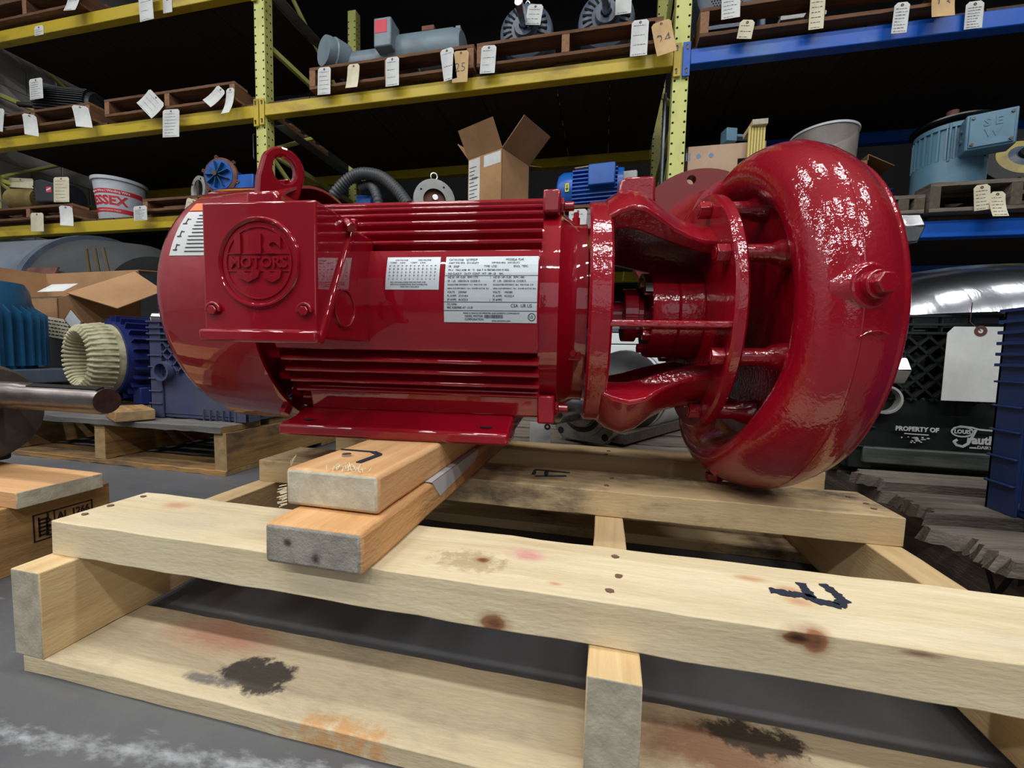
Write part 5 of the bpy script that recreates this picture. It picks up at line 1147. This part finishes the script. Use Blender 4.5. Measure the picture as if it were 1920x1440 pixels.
MB().box(-.04, .04, 0, .006, 0, .06).build('frame', BROWN, t, M=RY(.75)); MB().box(-.034, .034, -.001, .0, .005, .055).build('face', PLATE, t, M=RY(.75)); MB().box(-.015, .015, .008, .022, ZP-c.z, .0).build('prop', BLACKM, t)
# large grey tank under the first shelf
t = thing('steel_tank', 'large grey blue steel tank under the lowest left shelf', 'tank', (-3.7, 2.2, 0))
A = T(0, 0, .585)
MB().lathe([(-.9, 0), (-.9, .40), (-.8, .47), (.35, .47), (.35, .0)], 56, A).build('shell', P('tank_paint', srgb(112, 124, 140), .45, c2=srgb(92, 100, 112), nscale=3), t); MB().lathe([(.33, .44), (.33, .485), (.38, .485), (.38, .44)], 56, A, closed=True).build('band', SLATE, t); MB().lathe([(.38, .46), (.72, .42), (.82, .34), (.82, 0)], 48, A).build('cone_end', P('dark_matte_steel', srgb(64, 66, 70), .7, c2=srgb(52, 54, 58), nscale=5), t)  # cone end in a darker matte grey than the shell
for x in (-.6, .2): MB().box(x-.05, x+.05, -.3, .3, 0, .2).build('saddle', SLATE, t, .005)
pl = at(115, 522, 1.75); MB().box(.36, .62, -.0, .01, -.12, .04, A @ T(0, -.435, .16) @ RX(-.35)).build('red_plate', RUSTY, t); 
c = at(178, 545, 1.72); t = thing('hanging_cables', 'three brown cables hanging behind the open carton', 'cables', (c.x, 1.72, 0))
for k in range(3): MB().tube([(-.05+.06*k, 0, .86), (-.03+.07*k, -.0, .7), (.02+.10*k, -.01, .45), (.04+.12*k, 0, .2), (.05+.12*k, 0, .005)], .008, 8).build('cable', P('brown_cable', srgb(84, 74, 48), .6) if k == 0 else MATS['brown_cable'], t)

# ================================================================== ON THE FLOOR, MIDDLE AND RIGHT
ZM = .118
t = thing('weathered_pallet', 'grey weathered pallet behind the fresh pine one, under the roller', 'pallet', (.02, 1.27, 0)); LO = T(-.02, -1.27, 0)
for x0 in (-.44, 0.0, .40): plank('stringer', GREYW, t, x0, x0+.04, .93, 1.62, .015, .10, M=LO)
for y0, y1 in ((.925, 1.06), (1.075, 1.20), (1.22, 1.34), (1.37, 1.49), (1.5, 1.62)): plank('top_board', GREYW, t, -.445, .445, y0, y1, .10, ZM, M=LO, rough=.0015)
for y0 in (.93, 1.22, 1.5): plank('bottom_board', GREYW, t, -.44, .44, y0, y0+.1, 0, .015, M=LO)
p = atz(1095, 815, ZM); t = thing('roller_motor', 'steel flange mounted roller motor with a bright shaft behind the pump bracket', 'roller motor', (p.x, 1.02, ZM), 0)
A = T(-.0, 0, .092) @ RZ(1.02)
m = MB().prism([(-.06, -.085), (.06, -.085), (.085, -.06), (.085, .06), (.06, .085), (-.06, .085), (-.085, .06), (-.085, -.06)], 0, .03, 'x', A); m.build('flange_plate', STEEL, t, .003)
for a in range(4): MB().lathe([(-.0008, .009), (.002, .009)], 14, A @ RX(a*PI/2+PI/4) @ T(0, .092, 0)).build('bolt_hole', HOLE, t)
MB().lathe([(-.006, .045), (-.006, .072), (.002, .072)], 44, A, caps=False).build('pilot_ring', STEEL, t); MB().lathe([(-.0068, .048), (-.0068, .060), (-.003, .062)], 40, A, caps=False).build('seal_ring', RUB, t)
MB().lathe([(-.004, .046), (-.018, .046), (-.018, .03), (-.12, .03), (-.122, .027), (-.122, 0)], 36, A, caps=False).build('shaft', STEEL, t)
B_ = A @ T(0, 0, .03)
MB().lathe([(.03, .06), (.06, .08), (.10, .10), (.2, .115), (.24, .115)], 44, B_, caps=False).build('bell', BLACKM, t)
MB().lathe([(.2, .1155), (.2, .1168), (.215, .1168), (.215, .1155)], 44, B_, closed=True).build('white_band', WHITE, t); MB().lathe([(.225, .1155), (.225, .1185), (.27, .1185), (.27, .1155)], 44, B_, closed=True).build('white_band', WHITE, t)
m = MB().lathe([(.27, .112), (.30, .116), (.36, .118), (.42, .114), (.46, .10), (.47, 0)], 40, B_, caps=False); m.v = [(x, y+rnd.uniform(-.003, .003), z+rnd.uniform(-.003, .003)) for x, y, z in m.v]; m.build('plastic_wrap', PAPERW, t)
MB().box(.05, .45, -.09, .09, -.115, -.09, B_).build('cradle', GREYW, t)
p = at(1012, 803, .98); t = thing('paper_tag', 'blank white tag propped on the grey pallet left of the roller shaft', 'tag', (p.x, .985, ZM), 0); MB().box(-.026, .026, 0, .001, 0, .055).build('paper', PAPERW, t, M=RX(-.15)); MB().ring(.003, .008, .001, 12, T(.018, -.001, .045) @ RZ(PI/2)).build('eyelet', RING, t)
a, b_ = at(1128, 660, 1.8), at(1222, 660, 1.8); t = thing('stand_in_panel', 'white horizontally ribbed panel far behind the pump bracket window', 'panel', ((a.x+b_.x)/2, 1.8, 0)); ht = at(1170, 623, 1.8).z  # panel added where light reaches, standing in for a bright patch farther off
for k in range(9): MB().box(-(b_.x-a.x)/2, (b_.x-a.x)/2, 0, .02, ht*k/9, ht*(k+1)/9-.004).build('rib', P('stand_in_panel_white', srgb(226, 234, 234), .5) if k == 0 else MATS['stand_in_panel_white'], t, .003)
MB().box(-(b_.x-a.x)/2, (b_.x-a.x)/2, 0, .02, ht, ht+.012).build('top_edge', SLATE, t, .002)
for q in (-1, 1): MB().box(q*.06-.01, q*.06+.01, .02, .10, 0, .02).build('stand', SLATE, t)
# weathered pallet at right
t = thing('weathered_pallet', 'dark grey weathered pallet with broken board ends under the right hand crates', 'pallet', (.95, .78, 0)); LO = T(-.95, -.78, 0)
for x0 in (.51, .95, 1.37): plank('stringer', GREYW, t, x0, x0+.045, .33, 1.20, .0, .10, M=LO)
def broken(x0, x1, y0, y1, z0, z1):
    n = 26; m = MB(); base_ = [rnd.uniform(-.02, .014) for _ in range(7)]; ends = [x0+base_[int(k_*6/25.01)]*(1-(k_*6/25.01) % 1)+base_[int(k_*6/25.01)+1]*((k_*6/25.01) % 1)+rnd.uniform(-.004, .004) for k_ in range(n)]; vs = []; fs = []
    for i in range(n):
        y = y0+(y1-y0)*i/(n-1); vs += [(ends[i], y, z0+rnd.uniform(0, .004)), (ends[i]+rnd.uniform(.004, .016), y, z1-rnd.uniform(0, .003)), (x1, y, z1), (x1, y, z0), (ends[i]+.05, y, z1+rnd.uniform(-.0006, .0006))]
    for i in range(n-1):
        a, b = i*5, i*5+5; fs += [(a, b, b+1, a+1), (a+1, b+1, b+4, a+4), (a+4, b+4, b+2, a+2), (a+2, b+2, b+3, a+3), (a+3, b+3, b, a)]
    fs += [(0, 1, 4, 2, 3), tuple(5*(n-1)+k for k in (3, 2, 4, 1, 0))]
    cx, cy, cz = (x0+x1)/2, (y0+y1)/2, (z0+z1)/2
    m.add([(x-cx, y-cy, z-cz) for x, y, z in vs], fs).build('top_board', GREYW, t, M=LO @ T(cx, cy, cz), smooth=50)
broken(.435, 1.42, .545, .645, .10, .122); broken(.47, 1.42, .70, .80, .10, .122); broken(.50, 1.42, .86, .95, .10, .122); plank('top_board', GREYW, t, .5, 1.42, 1.02, 1.12, .10, .122, M=LO); plank('top_board', GREYW, t, .42, 1.42, .38, .48, .10, .122, M=LO)
FX = .5095
q0 = onx(1745, 1010); m = MB().text('V2', .07, T(FX, .62, .05) @ RZ(-PI/2) @ RX(PI/2), .0005, sx=1.1); m.build('chalk_number', INK, t, M=LO, smooth=0)
# black crate with print
ZC = .122
crB = crate('plastic_crate', 'black plastic crate with white dairy lettering at right', (.685, 1.13, ZC), -.03, .37, .35, .308, BLACKP, (.46, .88), 3)
m = MB().text('PROPERTY OF', .020, T(-.055, -.1765, .098) @ RX(PI/2), .0006, bold=.0007); m.text('LOUIS', .017, T(.075, -.1765, .098) @ RX(PI/2), .0006, bold=.0004); m.text('DAIRY', .014, T(.14, -.1765, .052) @ RX(PI/2), .0006); m.text('rauth', .036, T(.128, -.1765, .074) @ RX(PI/2), .0006, bold=.0012)
def ribbon(pts, w0, y=-.1768):
    for a, b_ in zip(pts[:-1], pts[1:]):
        a, b_ = Vector((a[0], 0, a[1])), Vector((b_[0], 0, b_[1])); dv = (b_-a).normalized(); nv = Vector((-dv.z, 0, dv.x))*w0; a2, b2 = a-dv*w0*.4, b_+dv*w0*.4
        m.prism([((a2+nv).x, (a2+nv).z), ((b2+nv).x, (b2+nv).z), ((b2-nv).x, (b2-nv).z), ((a2-nv).x, (a2-nv).z)], y, y+.0012, 'y')
ribbon([(.075+.030*math.cos(a), .098+.015*math.sin(a)) for a in [2*PI*k/20 for k in range(21)]], .002)
ribbon([(.050, .108), (.07, .115), (.10, .113), (.12, .108), (.165, .106)], .0025); ribbon([(.112, .108), (.104, .085), (.094, .062), (.08, .052), (.062, .056), (.054, .066), (.062, .072)], .0035)
ribbon([(.1, .05), (.118, .05)], .002); ribbon([(-.09, .083), (-.02, .082)], .0015)
for k in range(26): x, z = -.055+rnd.gauss(0, .018), .064+rnd.gauss(0, .006); m.box(x, x+rnd.uniform(.003, .008), -.1768, -.1756, z, z+rnd.uniform(.002, .005))
q = at(1727, 806, .953); xc, zc2 = q.x-.685, q.z-ZC
m.v = [((x+.055)*.56+xc, y, (z-.098)*.62+zc2) for x, y, z in m.v]
m.build('white_print', WHITE, crB, smooth=0)['kind'] = 'stuff'
MB().box(-.16, .16, -.183, -.170, .012, .045).build('base_band', P('grey_scuffed_plastic', srgb(84, 90, 86), .5, c2=srgb(60, 66, 64), nscale=14, stretch=(1, 1, 8)), crB, .003)
m = MB().ring(.024, .028, .02, 28, T(-.135, -.195, .142) @ RZ(PI/2)); m.build('label_ring', LGREY, crB)
MB().box(-.02, .15, -.172, -.166, .145, .265).build('label_pocket', BLACKP, crB, .01)
o = MB().lathe([(0, .27), (.002, .275), (.04, .255), (.08, .21), (.11, .135), (.123, .06), (.126, 0), (.122, 0), (.106, .13), (.076, .205), (.037, .248), (.004, .265)], 72, RY(-PI/2), closed=True).build('steel_bowl', CHROME, None, M=T(.80, 1.17, ZC+.309)); tag(o, 'upturned polished steel bowl resting on the black crate', 'bowl')
c = at(1822, 680, .93); t = thing('paper_tag', 'large blank white tag wired to the front of the black crate', 'tag', (c.x, .925, c.z), 0)
MB().prism([(-.045, -.072), (.05, -.072), (.05, .066), (-.035, .066), (-.045, .054)], 0, .001, 'y').build('paper', PAPERW, t); MB().ring(.004, .010, .0008, 18, T(.005, -.0004, .058) @ RZ(PI/2)).build('eyelet', RING, t); MB().tube([(.005, 0, .058), (-.012, .0, .075), (-.012, .0, .11)], .0008, 5).build('wire', STEEL, t)
crR = crate('plastic_crate', 'dark blue plastic crate at the right picture edge', (.74, .585, ZC), 0, .335, .33, .295, BLUEP, (.50, .72), 6)
c = at(1690, 742, 1.0)
for k in range(5):
    z = ZC+.05+.035*k; MB().cyl((-.12+.06*k, .02, .03+.02*k), (-.12+.06*k, .12, .03+.02*k), .02, n=16).build('bright_part', STEEL, crB)
